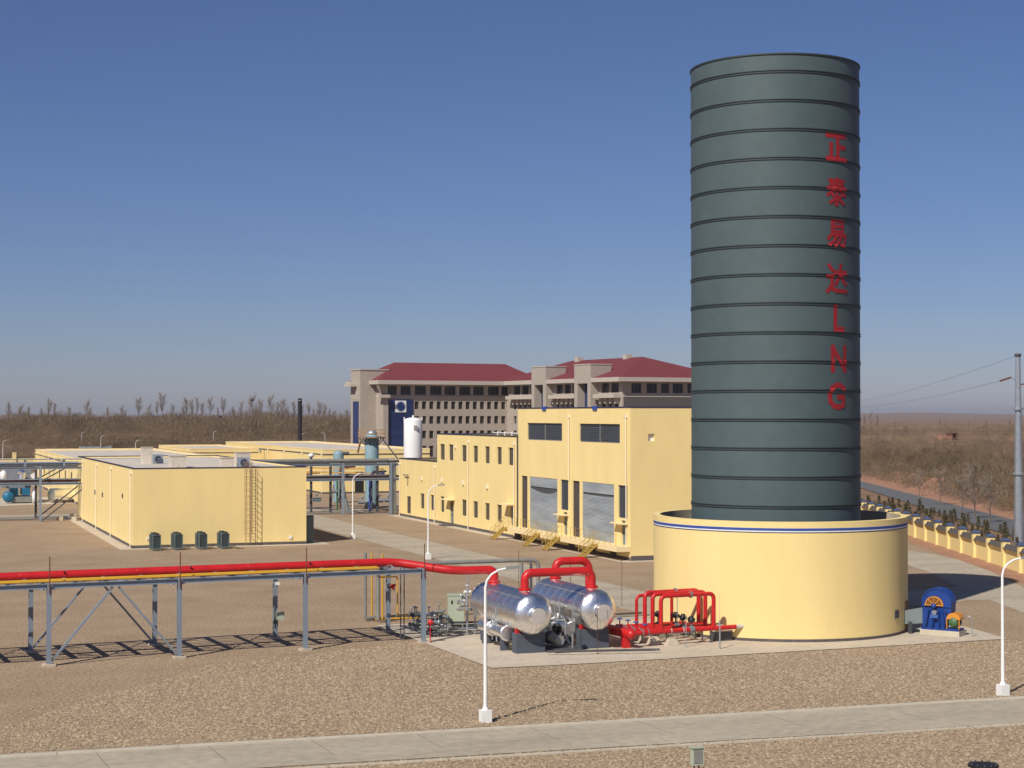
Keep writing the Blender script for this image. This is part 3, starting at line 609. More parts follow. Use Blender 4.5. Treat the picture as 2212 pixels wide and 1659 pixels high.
W.holes = up + lo_ + [drs, lv, ed]
holes_mid = [h for h in W.holes if h[0] < T2]; holes_low = [h for h in W.holes if h[0] > T2]
W.holes = holes_mid; W.surf(m := MB(), T1, T2, 0, H2, .2); m.build('wall', YEL, hall, 'middle wing wall with two rows of windows')
W.holes = holes_low; W.surf(m := MB(), T2, T3, 0, H3, .2); m.build('wall', YEL, hall, 'lowest wing wall')
W.holes = []
for h in up + lo_: window(W, h, hall, .2, mull=1, trans=1)
louvre(W, lv, hall, .2, LOUV2)
m = MB(); W.slab(m, drs[0], drs[1], drs[2], drs[3] - .6, -.2, -.15); d_ = m.build('door', DOORG, hall); m = MB(); W.slab(m, drs[1] - .2, drs[1] - .12, 1.1, 1.25, -.15, -.08); m.build('handle', BLK, d_)
m = MB(); W.slab(m, drs[0], drs[1], drs[3] - .6, drs[3], -.2, -.16); m.build('transom_window', GLS, hall)
m = MB(); W.slab(m, drs[0] - .5, drs[1] + .7, drs[3] + .15, drs[3] + .26, .002, .9); m.build('door_canopy', YTR, hall)
m = MB(); W.slab(m, drs[0] - .4, drs[1] + .4, .015, .14, .03, 1.2); m.build('doorstep', PLI, hall)
m = MB(); W.slab(m, ed[0], ed[1], ed[2], ed[3], -.2, -.15); m.build('door', DOORG, hall); m = MB(); W.slab(m, ed[0] - .3, ed[1] + .9, ed[3] + .12, ed[3] + .25, .002, 1.0); m.build('door_canopy', YTR, hall)
for T0, Tn, Hh, wd in ((T1, T2, H2, 16), (T2, T3, H3, 12)):
    ya, yb = 133.84 + T0, 133.84 + Tn; m = MB()
    m.add([(HX + wd, ya, 0), (HX + wd, yb, 0), (HX + wd, yb, Hh), (HX + wd, ya, Hh)], [(0, 1, 2, 3)]); m.add([(HX + wd, yb, 0), (HX, yb, 0), (HX, yb, Hh), (HX + wd, yb, Hh)], [(0, 1, 2, 3)]); m.build('wall', YEL, hall, 'rear walls')
    m = MB(); m.box(HX + .2, HX + wd - .2, ya, yb - .2, Hh - .4, Hh - .35); m.build('roof', ROOFC, hall)
    m = MB(); m.box(HX - .03, HX + .2, ya, yb + .03, Hh, Hh + .12); m.box(HX + .2, HX + wd, yb - .2, yb + .03, Hh, Hh + .12); m.box(HX + wd - .2, HX + wd + .02, ya, yb - .2, Hh, Hh + .12); m.build('coping', NAVY, hall)
m = MB(); W.slab(m, T1 + .02, T3, .001, .3, .0, .025); W.slab(m, 0, T1, .001, .3, .001, .02); m.build('plinth', PLI, hall)
m = MB(); m.box(HX + .02, x2, 133.81, 133.83, .001, .42); m.build('plinth', PLI, hall)
for px, z1 in ((r4(622, 0)[0], 12.2), (r4(1243, 0)[0], 12.2)):
    s, _ = W.hit(px, 1000); downpipe(HX - .1, 133.84 + s, ztop if px < 1300 else PZ, z1, hall)
for px, z1 in ((r3(1378, 0)[0], 9.4), (r3(1872, 0)[0], 9.4), (r5(345, 0)[0], 6.3), (r5(62, 0)[0], 6.3)):
    s, _ = W.hit(px, 1050); downpipe(HX - .1, 133.84 + s, .02, z1, hall)
m = MB(); W.slab(m, T1 - .12, T1 + .05, .3, 10.4, .002, .12); m.build('conduit', DSTL, hall)
for a, b in ((240, 270), (402, 285), (575, 305), (770, 335)):
    p = r5(a, b); s, z = W.hit(*p); m = MB(); W.slab(m, s - .15, s + .15, z - .35, z + .1, .002, .2); m.build('wall_lamp', CRM, hall)
p = r3(1237, 1020); s, z = W.hit(*p); m = MB(); W.slab(m, s - .12, s + .12, z - .2, z + .1, .002, .2); m.build('wall_lamp', CRM, hall)
s, z = W.hit(*r5(118, 252)); m = MB(); W.slab(m, s - 1.0, s + .9, z - .05, z + .05, .2, .3); W.slab(m, s - .9, s - .8, z - .02, z + .02, .0, .25); m.beam(W.P(s - .8, z, .25), W.P(s - .5, z - 1.3, .1), .06); m.build('bracket', DSTL, hall)
# loading platform
m = MB(); W.slab(m, -.0, T1 + .3, PZ - .42, PZ, .02, 1.3); m.build('platform_slab', YTR, hall)
for s_ in (3.0, 7.6, 12.6, 17.6, 22.6, 26.9): m = MB(); W.slab(m, s_, s_ + .35, .3, PZ - .42, .05, .5); m.build('platform_pier', PLI, hall)
gaps = sorted(W.hit(px, 1165)[0] for px in (1191, 1235, 1317, 1119)); cur = .3
for g in gaps + [T1 + .2]:
    e_ = g - .5
    if e_ - cur > .5:
        m = MB(); n_ = max(1, round((e_ - cur) / 1.2))
        for i in range(n_ + 1): a = cur + (e_ - cur) * i / n_; m.beam(W.P(a, PZ, 1.22), W.P(a, PZ + 1.05, 1.22), .03)
        for z in (PZ + .55, PZ + 1.05): m.beam(W.P(cur, z, 1.22), W.P(e_, z, 1.22), .022)
        m.build('railing', YST, hall)
    cur = g + .5
st = []
names = ['yellow steel stair at the left end of the loading platform', 'yellow steel stair below the left roller shutter', 'yellow steel stair between the two roller shutters', 'yellow steel stair below the right roller shutter']
for i, (px, lab) in enumerate(zip((1119, 1191, 1235, 1317), names)):
    s = W.hit(px, 1165)[0]; t = thing('steel_stair', lab, 'stair', W.P(s, 0, 2.4), 'yellow stairs of the loading platform')
    for d in (-.42, .42):
        m = MB(); m.beam(W.P(s + d, PZ, 1.32), W.P(s + d, .04, 2.75), .06, .2); m.build('stringer', YST, t)
        m = MB(); m.tube([W.P(s + d, PZ + 1.05, 1.32), W.P(s + d, 1.1, 2.75), W.P(s + d, .1, 2.8)], .028, 6)
        for f_ in (.33, .66): m.beam(W.P(s + d, PZ + (.04 - PZ) * f_, 1.32 + 1.43 * f_), W.P(s + d, PZ + 1.05 + (1.1 - PZ - 1.05) * f_, 1.32 + 1.43 * f_), .03)
        m.tube([W.P(s + d, PZ + .6, 1.32), W.P(s + d, .65, 2.75)], .02, 5); m.build('handrail', YST, t)
    for k_ in range(6):
        f_ = (k_ + .5) / 6; m = MB(); W.slab(m, s - .4, s + .4, PZ * (1 - f_) - .02, PZ * (1 - f_) + .02, 1.32 + 1.43 * f_ - .13, 1.32 + 1.43 * f_ + .13); m.build('tread', YST, t)
# roof items on the hall
p = WY(1541, 875, 150); tag(MB().box(p[0] - .4, p[0] + 1.0, 150, 150.9, H1 - .45, H1 + 1.0).build('roof_vent', DSTL), 'small dark vent box standing on the hall roof near the tower', 'roof vent')
g = WX(1100, 930, 61); t = thing('roof_bench', 'pale pipe stand on the roof of the middle wing', 'pipe stand', (61, g[1], H2 - .35)); m = MB()
for i in range(4): m.beam((61, g[1] + i * 2.2 - 3, H2 - .35), (61, g[1] + i * 2.2 - 3, H2 + .5), .1)
m.beam((61, g[1] - 4, H2 + .35), (61, g[1] + 5, H2 + .35), .09); m.build('frame', WHT, t)

# ------------------------------------------------------------------ tanks and columns behind
def vprof(r, h, dome=.35, n=6): return [(r, h)] + [(r * cos(a), h + dome * sin(a)) for a in np.linspace(0, pi / 2, n)[1:]]
tx = G(892, 1083); t = thing('white_tank', 'tall white vertical tank behind the lowest wing of the hall', 'tank', tx)
m = MB(); m.lathe(tx, [(1.33, .3)] + [(1.33 + .0, h) for h in (4, 8)] + vprof(1.33, 11.6, .45), 40); m.build('shell', WHT, t)
for s_ in (-1, 1): m = MB(); m.beam((tx[0] + s_ * 1.25 * .94, tx[1] - s_ * 1.25 * .34, 11.3), (tx[0] + s_ * 1.3 * .94, tx[1] - s_ * 1.3 * .34, 12.1), .12); m.build('lifting_lug', WHT, t)
m = MB(); m.tube([(tx[0], tx[1], 12.0), (tx[0], tx[1], 12.35)], .15, 8); m.build('top_nozzle', WHT, t)
m = MB(); m.box(tx[0] - .5, tx[0] + .5, tx[1] - 1.6, tx[1] - 1.1, .02, .3); m.lathe(tx, [(1.35, .02), (1.35, .3)], 24); m.build('base', CONC, t)
m = MB(); a_ = Vector((tx[0], tx[1], 0)) + Vector((-sin(YAW) * 1.34, -cos(YAW) * 1.34, 0)); m.obox((a_.x + .2, a_.y - .05), (cos(YAW), -sin(YAW)), 0, .55, 0, .04, 10.2, 10.9); m.build('nameplate', LAG, t)
cx_, cy_ = G(803, 1098)[:2]; t = thing('scrubber_column', 'blue grey vertical column with a service platform near its top', 'column', (cx_, cy_))
m = MB(); m.lathe((cx_, cy_, 0), [(.93, .2), (.93, 9.5)] + vprof(.93, 9.5, .45)[1:], 36); m.build('shell', VESB, t)
m = MB(); m.lathe((cx_, cy_, 9.62), [(.5, .0), (.72, .05), (.72, .45), (.45, .75), (.1, .85), (.0, .85)], 20); m.build('dome_cover', GALV, t)
m = MB(); m.lathe((cx_, cy_, 9.35), [(.94, 0), (1.85, 0), (1.85, .12), (.94, .12)], 28, smooth=False); m.build('platform', CAGE, t)
m = MB()
for a in np.linspace(0, 2 * pi, 14)[:-1]: m.beam((cx_ + 1.8 * cos(a), cy_ + 1.8 * sin(a), 9.45), (cx_ + 1.8 * cos(a), cy_ + 1.8 * sin(a), 10.4), .035)
for z in (9.95, 10.4): m.lathe((cx_, cy_, z), [(1.79, 0), (1.83, 0), (1.83, .05), (1.79, .05)], 28)
m.build('railing', ORS, t)
for a in np.linspace(0, 2 * pi, 7)[:-1]: m = MB(); m.beam((cx_ + .93 * cos(a), cy_ + .93 * sin(a), 8.4), (cx_ + 1.7 * cos(a), cy_ + 1.7 * sin(a), 9.33), .1); m.build('bracket', DSTL, t)
m = MB(); m.lathe((cx_, cy_, 0), [(1.05, .02), (1.05, .22)], 24); m.disc((cx_, cy_, .22), 1.05); m.build('base', CONC, t)
m = MB(); m.beam((cx_ - 1.7, cy_ - .4, 8.9), (cx_ - 2.1, cy_ - .6, 7.4), .2); m.build('hoist_arm', CAGE, t)
c_ = G(647.5, 1000)[:2]; t = thing('black_chimney', 'slim black chimney pipe rising behind the low roofs', 'chimney', c_)
m = MB(); m.tube([(*c_, 0), (*c_, 16.6)], .55, 16); m.build('pipe', BLK, t); m = MB(); m.lathe((*c_, 15.9), [(.56, 0), (.62, 0), (.62, .25), (.56, .25)], 16); m.build('collar', LAG, t)

# ------------------------------------------------------------------ far pipe rack (passes behind the workshop)
FR = [(16.9, 206.4), (0.5, 206.4), (-14, 206.4), (33.0, 206.4), (53.15, 206.7), (43, 206.55), (59.3, 206.7)]
def far_rack(x0, x1, posts, label, tray=True):
    t = thing('pipe_rack', label, 'pipe rack', (posts[0], 206.5))
    for x in posts:
        for y in (206.5, 212.9):
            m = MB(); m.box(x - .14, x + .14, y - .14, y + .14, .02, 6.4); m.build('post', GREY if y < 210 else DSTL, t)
        for z in (4.5, 6.35): m = MB(); m.box(x - .1, x + .1, 206.64, 212.76, z - .15, z + .1); m.build('cross_beam', GREY, t)
    for y in (206.5, 212.9):
        for z in (4.5, 6.35):
            m = MB(); m.box(x0, x1, y - .1, y + .1, z - .03, z + .03); m.box(x0, x1, y - .015, y + .015, z - .19, z - .03); m.box(x0, x1, y - .1, y + .1, z - .25, z - .19); m.build('beam', GREY, t)
    for i, (y, z, r, mm) in enumerate(((207.4, 4.72, .13, RUST), (208.2, 4.7, .1, YPIPE), (209.2, 4.75, .16, GALV), (210.4, 4.7, .12, LAG), (207.2, 6.62, .16, GALV), (208.2, 6.6, .12, LAG), (209.6, 6.68, .2, GALV), (211, 6.6, .12, DSTL))):
        m = MB(); m.tube([(x0, y, z), (x1, y, z)], r, 8); m.build('pipe', mm, t)
    if tray:
        m = MB(); m.box(x0, x1, 206.6, 207.1, 7.18, 7.3); m.build('cable_tray', GREY, t)
        for x in np.arange(x0 + 2, x1, 4.4): m = MB(); m.box(x - .12, x + .12, 206.7, 207.0, 6.42, 7.18); m.build('tray_support', GREY, t)
    return t
fr1 = far_rack(-22, 32, [-14.0, .5, 16.9, 31.5], 'grey two level pipe rack running past the far end of the workshop on the left')
for xa, z0, xb, z1 in ((17.1, .1, 22.4, 4.3), (17.1, 4.75, 19.7, 6.2)):
    for y in (206.5, 212.9): m = MB(); m.beam((xa, y, z0), (xb, y, z1), .14); m.build('brace', DSTL, fr1)
fr2 = far_rack(32.3, 60.8, [43.0, 53.15, 59.3], 'grey two level pipe rack standing between the workshop and the process hall', tray=False)
m = MB(); m.tube([(34, 206.9, 6.78), (60.0, 206.9, 6.78)], .22, 10); m.build('pipe', LAG, fr2, 'broad lagged pipe on the top level')
PXp = [float(c) for c in G(850, 1111)[:2]]
t = thing('concrete_pillar', 'tall grey concrete pillar at the right end of the far pipe rack', 'pillar', (PXp[0], PXp[1])); m = MB(); m.box(PXp[0] - .35, PXp[0] + .35, PXp[1], PXp[1] + .8, .02, 6.75); m.build('shaft', LAG, t); m = MB(); m.box(PXp[0] - .5, PXp[0] + 1.2, PXp[1] - .15, PXp[1] + .95, 6.75, 6.9); m.build('cap', CONC, t)
m = MB(); m.beam((PXp[0] + .6, PXp[1], 6.85), (PXp[0] + 2.2, PXp[1] + 14, 9.6), .12); m.build('strut', DSTL, t)
# valve and pipe group beside the scrubber
vg = thing('valve_station', 'tangle of blue and green process pipes and valves under the right far rack', 'pipework', (57, 216))
for x, y, z1, mm in ((46.2, 224.5, 5.0, DSTL), (48.0, 222.5, 4.8, DSTL), (50.5, 220.8, 4.6, BLUE), (56.5, 221, 5.5, RUST), (58.6, 214, 4.8, BLUE), (59.4, 216, 5.0, DSTL), (55.2, 217.5, 4.2, GRNM), (57.3, 223, 4.4, VESB)):
    m = MB(); m.tube(bend([(x, y, .02), (x, y, z1), (x + 2.5, y + 2, z1)], .5), .13, 8); m.build('riser', mm, vg)
for a in ((45.9, 224.5, 5.2, 52, 216, 4.9), (50, 222, 5.0, 60, 214, 4.8), (53, 226, 5.3, 62, 220, 5.2)): m = MB(); m.beam(a[:3], a[3:], 1.6, .12); m.build('walkway', ORS, vg)
for x, y, z in ((51.7, 214.2, 1.6), (54, 214.8, 2.6), (56, 218, 1.3), (58, 215.5, 1.1), (60.6, 216.5, 1.2), (62.5, 219, 1.1)):
    m = MB(); m.tube([(x - .5, y, z), (x + .5, y, z)], .24, 10); m.tube([(x, y, z), (x, y, z + .7)], .07, 6); m.lathe((x, y, z + .7), [(.3, 0), (.3, .05), (.0, .05)], 12); m.build('valve', VESB if int(x) % 2 else GALV, vg)
m = MB(); m.tube(bend([(53.8, 209, 3.9), (54.0, 209, 2.4), (54.6, 209.5, .3)], .5), .16, 8); m.build('riser', VESB, vg)
hd = G(748, 1100)[:2]; t = thing('vent_drum', 'pale domed drum showing above the far pipe rack', 'drum', (hd[0] + 3, hd[1] + 16)); m = MB(); m.lathe((hd[0] + 3, hd[1] + 16, 0), [(.75, .1), (.75, 6.9)] + vprof(.75, 6.9, .55)[1:], 24); m.build('shell', VESB, t); m = MB(); m.tube([(hd[0] + 3, hd[1] + 16, 7.0), (hd[0] + 4.4, hd[1] + 15.5, 7.0)], .25, 10); m.build('nozzle', DSTL, t)
t = thing('vent_stack', 'thin dark vent stack with a white cap left of the domed drum', 'vent stack', (51.0, 214.5)); m = MB(); m.tube([(51.0, 214.5, .02), (51.0, 214.5, 7.0)], .17, 10); m.build('pipe', DSTL, t); m = MB(); m.lathe((51.0, 214.5, 7.0), [(.2, 0), (.38, .1), (.38, .35), (.2, .5), (0, .55)], 12); m.build('cap', WHT, t)

# left process skid
sk = thing('process_skid', 'grey and blue process skid beyond the far pipe rack at the left edge', 'process skid', (16, 248))
def zb(a, b, Y): return WY(.1245 * a, 944 + .1245 * b, Y)
def skb(a0, a1, b0, b1, Y, dy, name, mm, lab=None):
    p = zb(a0, b0, Y); q = zb(a1, b1, Y); m = MB(); m.box(p[0], q[0], Y, Y + dy, max(q[2], .02), p[2]); return m.build(name, mm, sk, lab)
skb(100, 540, 560, 880, 251, 5, 'casing', SKG, 'grey upper casing'); skb(30, 110, 830, 880, 250.5, 2, 'casing', SKG)
skb(180, 320, 890, 1010, 250, 4, 'panel', SKID, 'blue left panel'); skb(385, 525, 885, 1005, 250, 4, 'panel', SKID, 'blue right panel')
skb(210, 560, 1040, 1130, 249.5, 5, 'frame', LAG)
for a in (130, 560, 600): skb(a, a + 28, 860, 1130, 249.3, .3, 'leg', SKG)
p = zb(150, 1040, 249.5); m = MB(); m.lathe(p, [(.0, -.3), (.6, -.3), (.8, 0), (.8, .8), (.6, 1.0), (.0, 1.0)], 20, axis=(0, 1, 0)); m.build('blower_casing', SKID, sk, 'round blue blower casing')
p = zb(350, 660, 250); m = MB(); m.tube(bend([zb(310, 600, 250), zb(400, 620, 250), zb(370, 740, 250)], .8), .45, 12); m.build('duct', ALU, sk)
p = zb(610, 1030, 249); m = MB(); m.lathe((p[0], p[1], p[2] - .9), [(.0, 0), (.4, .0), (.42, 1.2), (.3, 1.6), (0, 1.65)], 14); m.build('filter_pot', WHT, sk)
p = zb(600, 700, 249); m = MB(); m.tube([zb(565, 640, 249), zb(625, 740, 249)], .42, 12); m.build('duct', WHT, sk)
p = zb(60, 670, 249); m = MB(); m.lathe(p, [(.0, -.8), (.45, -.7), (.45, .5), (0, .8)], 12); m.build('filter_pot', WHT, sk)
dr = thing('horizontal_drum', 'silver horizontal drum on the pad right of the blue process skid', 'drum', zb(1000, 1090, 248)); a = zb(890, 1030, 248.5); b = zb(1230, 1035, 250)
m = MB(); m.tube([a + (0, 0, .2), b + (0, 0, .2)], .95, 20); m.build('shell', ALU, dr); m = MB(); m.box(a[0] + .5, a[0] + .9, 248, 249.6, .02, max(a[2] - .4, .3)); m.box(b[0] - 1.0, b[0] - .6, 249, 250.6, .02, max(b[2] - .4, .3)); m.build('saddle', DSTL, dr)
# far left wall
t = thing('boundary_wall', 'low yellow boundary wall with square pillars at the far left', 'wall', (29, 430))
u_ = np.array([1.0, -.03]); P0 = G(36, 1006)
for i in range(9):
    x = P0[0] - 22 + i * 5.35; y = P0[1] - i * .1; m = MB(); m.box(x - .45, x + .45, y - .45, y + .45, 0, 3.1); o = m.build('pillar', YEL, t); m = MB(); m.box(x - .5, x + .5, y - .5, y + .5, 3.1, 3.25); m.build('cap', YTR, o)
    m = MB(); m.box(x + .45, x + 4.9, y - .12, y + .12, 0, 1.9); m.build('wall_panel', YEL, t); m = MB(); m.box(x + .45, x + 4.9, y - .2, y + .2, 1.9, 2.15); m.build('coping', CPTILE, t)

# ------------------------------------------------------------------ office building far behind
OC = LD(23.2, 360); ang1 = YAW + math.atan(7200 / FPX); e1 = np.array([sin(ang1), cos(ang1)]); e2 = np.array([-e1[1], e1[0]])
off = thing('office_building', 'large grey stone office building with maroon hipped roofs and portal towers', 'building', OC)
def OP(a, b, z): p = OC + e1 * a + e2 * b; return (p[0], p[1], z)
def obx(name, mm, a0, a1, b0, b1, z0, z1, parent=None, lab=None):
    m = MB(); m.hexa([OP(a0, b0, z0), OP(a1, b0, z0), OP(a1, b1, z0), OP(a0, b1, z0), OP(a0, b0, z1), OP(a1, b0, z1), OP(a1, b1, z1), OP(a0, b1, z1)]); return m.build(name, mm, parent or off, lab)
FH = 3.4; EZ = 19.4
# wing one (left)
F1w = Wall(OC + e2 * 53.2, e1, -e2); rows = [(13.7, 15.5), (10.3, 12.1), (6.9, 8.7), (2.6, 5.2)]
xs = [r3(a, 0)[0] for a in (815, 895, 981, 1062, 1130, 1210, 1296, 1375, 1440, 1520, 1604, 1682, 1749, 1824, 1902)]
ss = [F1w.hit(x, 880)[0] for x in xs]; ss = list(np.linspace(ss[0], ss[-1], len(ss)))
F1w.holes = [(s - .56, s + .56, a, b) for s in ss for a, b in rows]
attic = []
ax_ = [(500, 600), (640, 750), (795, 915), (960, 1085), (1115, 1235), (1275, 1395), (1425, 1540), (1585, 1705), (1730, 1845)]
for a, b in ax_:
    s0 = F1w.hit(r3(a, 0)[0], 843)[0]; s1 = F1w.hit(r3(b, 0)[0], 843)[0]; attic.append((s0, s1, 17.0, 19.1))
F1w.holes += attic
sL = F1w.hit(825, 880)[0]; sR = .5
F1w.surf(m := MB(), sL, sR, 0, EZ, .35); m.build('wall', STON, off, 'left wing facade')
for h in F1w.holes:
    big = h[3] > 17
    window(F1w, h, off, .35, fw=.12, mull=2 if big else 0, glass=GLS2 if big else GLS, frame=FRM if big else PLI)
obx('wall', STON, sL, sL + .02, 53.2, 70, 0, EZ, lab='left wing end wall'); obx('wall', STON, sL, sR, 69.7, 70, 0, EZ, lab='left wing rear wall')
obx('cornice', CORN, sL - 1.7, sR + .5, 51.2, 71.5, EZ, EZ + .9, lab='left wing eave'); obx('soffit_band', CORN, sL - .4, sR, 52.9, 53.2, 16.35, 16.6)
# pilaster and balcony at the left corner
obx('pilaster', STON, sL - .02, sL + 1.2, 52.3, 53.2, 0, 16.3); obx('balcony', CORN, sL - 1.4, sL + 1.3, 51.4, 53.2, 16.3, 17.0)
m = MB(); a, b = sL - .2, sL + .6
m.add([OP(sL - 1.6, 51.3, EZ), OP(sL - 1.6, 53.2, EZ), OP(sL - .3, 53.1, 17.0), OP(sL - .3, 52.6, 17.0), OP(sL, 53.1, EZ)], [(0, 1, 2, 3), (0, 3, 4), (1, 4, 2), (3, 2, 4)]); m.build('corbel', STON, off)
# blue curtain wall with white square and blue disc
a = F1w.hit(837.5, 900)[0]; b = F1w.hit(891, 900)[0]; m = MB(); F1w.slab(m, a, b, .6, 15.9, .02, .25); cw = m.build('curtain_wall', BGLS, off, 'dark blue panelled curtain wall')
m = MB()
for z in np.arange(1.4, 15.8, .85): F1w.slab(m, a, b, z, z + .06, .25, .28)
m.build('mullions', NAVY, cw, kind='stuff')
s0, z1 = F1w.hit(852.5, 865.5); s1, z0 = F1w.hit(876, 890.5); m = MB(); F1w.slab(m, s0, s1, z0, z1, .29, .4); m.build('sign_panel', WHT, cw, 'white square panel')
c = F1w.P((s0 + s1) / 2, (z0 + z1) / 2, .42); nv = (-e2[0], -e2[1], 0); m = MB(); m.lathe(c, [(0, .03), (.95, .03), (.95, -.01)], 28, axis=nv, smooth=False); m.build('sign_disc', BGLS, cw, 'dark blue disc'); m = MB(); m.lathe(c, [(1.03, -.01), (1.03, .04), (1.12, .04), (1.12, -.01)], 28, axis=nv, smooth=False); m.build('sign_ring', BLUE, cw, 'thin blue ring')
# roof one
zr = 24.7; m = MB(); A_ = OP(sL - 1.3, 51.8, EZ + .9); B2 = OP(9.5, 51.8, EZ + .9); C2 = OP(9.5, 71, EZ + .9); D2 = OP(sL - 1.3, 71, EZ + .9); R1 = OP(sL + 6.5, 61.4, zr); R2 = OP(3.6, 61.4, zr); R3 = OP(9.5, 61.4, zr - 2.2)
m.add([A_, B2, C2, D2, R1, R2, R3], [(0, 1, 6, 5, 4), (0, 4, 3), (2, 3, 4, 5, 6)]); m.build('roof', TILE, off, 'left wing hipped roof')
# stair tower at the far left
q = np.array(LD(-34.9, 394)) - OC; ta, tb = float(q.dot(e1)), float(q.dot(e2))
stt = obx('stair_tower', STON, ta, ta + 7, tb, tb + 5.9, 0, 22.7)
wS = Wall(OC + e1 * ta + e2 * tb, e2, -e1); h = wS.rect(763, 775, 867, 957); m = MB(); wS.slab(m, h[0], h[1], .5, h[3], .01, .08); m.build('glazing', BGLS, stt); m = MB(); wS.slab(m, 2.0, 5.9, 18.9, 19.5, .0, 1.6); m.build('balcony', CORN, stt)
m = MB()
for i in range(4): wS.slab(m, 1.6 + i * 1.0, 1.9 + i * 1.0, 16.0, 18.5, .005, .1)
m.build('fins', CORN, stt)
obx('parapet', CORN, ta - .15, ta + 7.15, tb - .15, tb + 6.05, 22.7, 22.95, parent=stt)
# wing two
L2 = 53.2; W2 = 26
FL = Wall(OC, e2, -e1); FFr = Wall(OC, e1, -e2)
fa = [(FFr.hit(r4(a, 0)[0], 836)[0], FFr.hit(r4(b, 0)[0], 836)[0], 17.0, 19.1) for a, b in ((1290, 1400), (1455, 1570), (1610, 1700), (1735, 1850), (1895, 2010))]
fa += [(fa[-1][0] + (i + 1) * 3.9, fa[-1][1] + (i + 1) * 3.9, 17.0, 19.1) for i in range(1)]
FFr.holes = fa + [(1.2 + i * 2.0, 2.1 + i * 2.0, a, b) for i in range(12) for a, b in rows]
FFr.surf(m := MB(), 0, W2, 0, EZ, .35); m.build('wall', STON, off, 'right wing end facade')
for h in FFr.holes: window(FFr, h, off, .35, fw=.12, mull=2 if h[3] > 17 else 0, glass=GLS2, frame=FRM if h[3] > 17 else PLI)
obx('band', CORN, .3, W2, -.12, -.01, 16.2, 16.4); obx('band', PLI, .3, W2, -.08, -.01, 13.9, 16.1)
FL.holes = []
bays = [(1.2, 9.2), (18.2, 29.4), (37.8, 50.5)]
for a, b in bays:
    n = max(2, int((b - a) / 3.2)); 
    for i in range(n): FL.holes.append((a + (b - a) * i / n + .25, a + (b - a) * (i + 1) / n - .25, 17.1, 19.2))
    n = int((b - a) / 2.2)
    for i in range(n):
        for r0, r1 in rows[:3]: FL.holes.append((a + (b - a) * i / n + .5, a + (b - a) * (i + 1) / n - .5, r0, r1))
FL.surf(m := MB(), 0, L2, 0, EZ, .5); m.build('wall', STON, off, 'right wing sunlit side')
for h in FL.holes: window(FL, h, off, .5, fw=.12, mull=0, glass=GLS2, frame=PLI)
obx('wall', STON, W2 - .1, W2, 0, 66, 0, EZ, lab='right wing far side')
obx('cornice', CORN, -1.9, W2 + 1.9, -1.7, 57, EZ + .01, EZ + .91, lab='right wing eave')
for a, b in bays: obx('balcony', CORN, -1.8, -.01, a - .6, b + .2, 16.0, 16.8)
for a, b in bays:
    for i in range(int((b - a) / 2.2) + 1): obx('bracket', CORN, -1.0, -.01, a + i * 2.1, a + i * 2.1 + .5, 14.8, 15.99)
m = MB(); z0 = EZ + .92; m.add([OP(-1.5, -1.3, z0), OP(W2 + 1.5, -1.3, z0), OP(W2 + 1.5, 56, z0), OP(-1.5, 56, z0), OP(W2 / 2, 13, 25.2), OP(W2 / 2, 45, 25.2)], [(0, 1, 4), (1, 2, 5, 4), (2, 3, 5), (3, 0, 4, 5)]); m.build('roof', TILE, off, 'right wing hipped roof')
for px, bb in ((1296, 40), (1430, 18)):
    obx('roof_chimney', CORN, W2 / 2 - 1.2, W2 / 2 + .3, bb, bb + 1.6, 24.3, 25.9)
for (b0, b1) in ((10, 17.2), (30.3, 37.2)):
    pt = obx('portal_tower', STON, -1.95, 3.2, b0, b0 + 1.4, 0, 23.2)
    obx('portal_side', STON, -1.95, 3.2, b1 - 1.4, b1, 0, 23.2, parent=pt); obx('lintel', STON, -1.95, 3.2, b0 + 1.4, b1 - 1.4, 19.2, 23.2, parent=pt)
    obx('glazing', BGLS, -.1, 0.3, b0 + 1.4, b1 - 1.4, .5, 19.2, parent=pt); obx('parapet', CORN, -2.05, 3.3, b0 - .1, b1 + .1, 23.2, 23.4, parent=pt)

# ------------------------------------------------------------------ near pipe rack
RA = np.array([7.64, 87.95]); RB = np.array([27.6, 89.66]); ru = (RB - RA) / np.linalg.norm(RB - RA); rn = np.array([-ru[1], ru[0]]); RO = RA; RW_ = 5.4
def RP(a, b, z): p = RO + ru * a + rn * b; return (p[0], p[1], z)
rack = thing('pipe_rack', 'grey steel pipe rack in the foreground carrying the big red pipe', 'pipe rack', RP(10, 2.7, 0))
ps = [-13.3, -6.65, 0, 6.55, 13.3, 20.03]; BZ = 4.08
def ibeam(m, p, q, w_, h, up=(0, 0, 1)):
    p = Vector(p); q = Vector(q); m.beam(p + Vector((0, 0, h / 2 - .01)), q + Vector((0, 0, h / 2 - .01)), w_, .02); m.beam(p - Vector((0, 0, h / 2 - .01)), q - Vector((0, 0, h / 2 - .01)), w_, .02); m.beam(p, q, .02, h - .04); return m
for a in ps:
    for b, mm in ((0, GREY), (RW_, GREY)):
        m = MB(); p = RP(a, b, .12)
        m.obox(RP(a, b, 0), ru, -.11, .11, -.105, -.09, .12, BZ - .02); m.obox(RP(a, b, 0), ru, -.11, .11, .09, .105, .12, BZ - .02); m.obox(RP(a, b, 0), ru, -.012, .012, -.09, .09, .12, BZ - .02); m.build('post', mm, rack)
        m = MB(); m.obox(RP(a, b, 0), ru, -.3, .3, -.28, .28, -.02, .12); m.build('footing', CONC, rack)
    m = MB(); ibeam(m, RP(a, .1, BZ - .13), RP(a, RW_ - .1, BZ - .13), .2, .24); m.build('cross_beam', GREY, rack)
    if a >= -1: m = MB(); m.tube([RP(a, -.16, BZ - .5), RP(a, -.16, 5.45)], .028, 6); m.build('lightning_rod', RUST, rack)
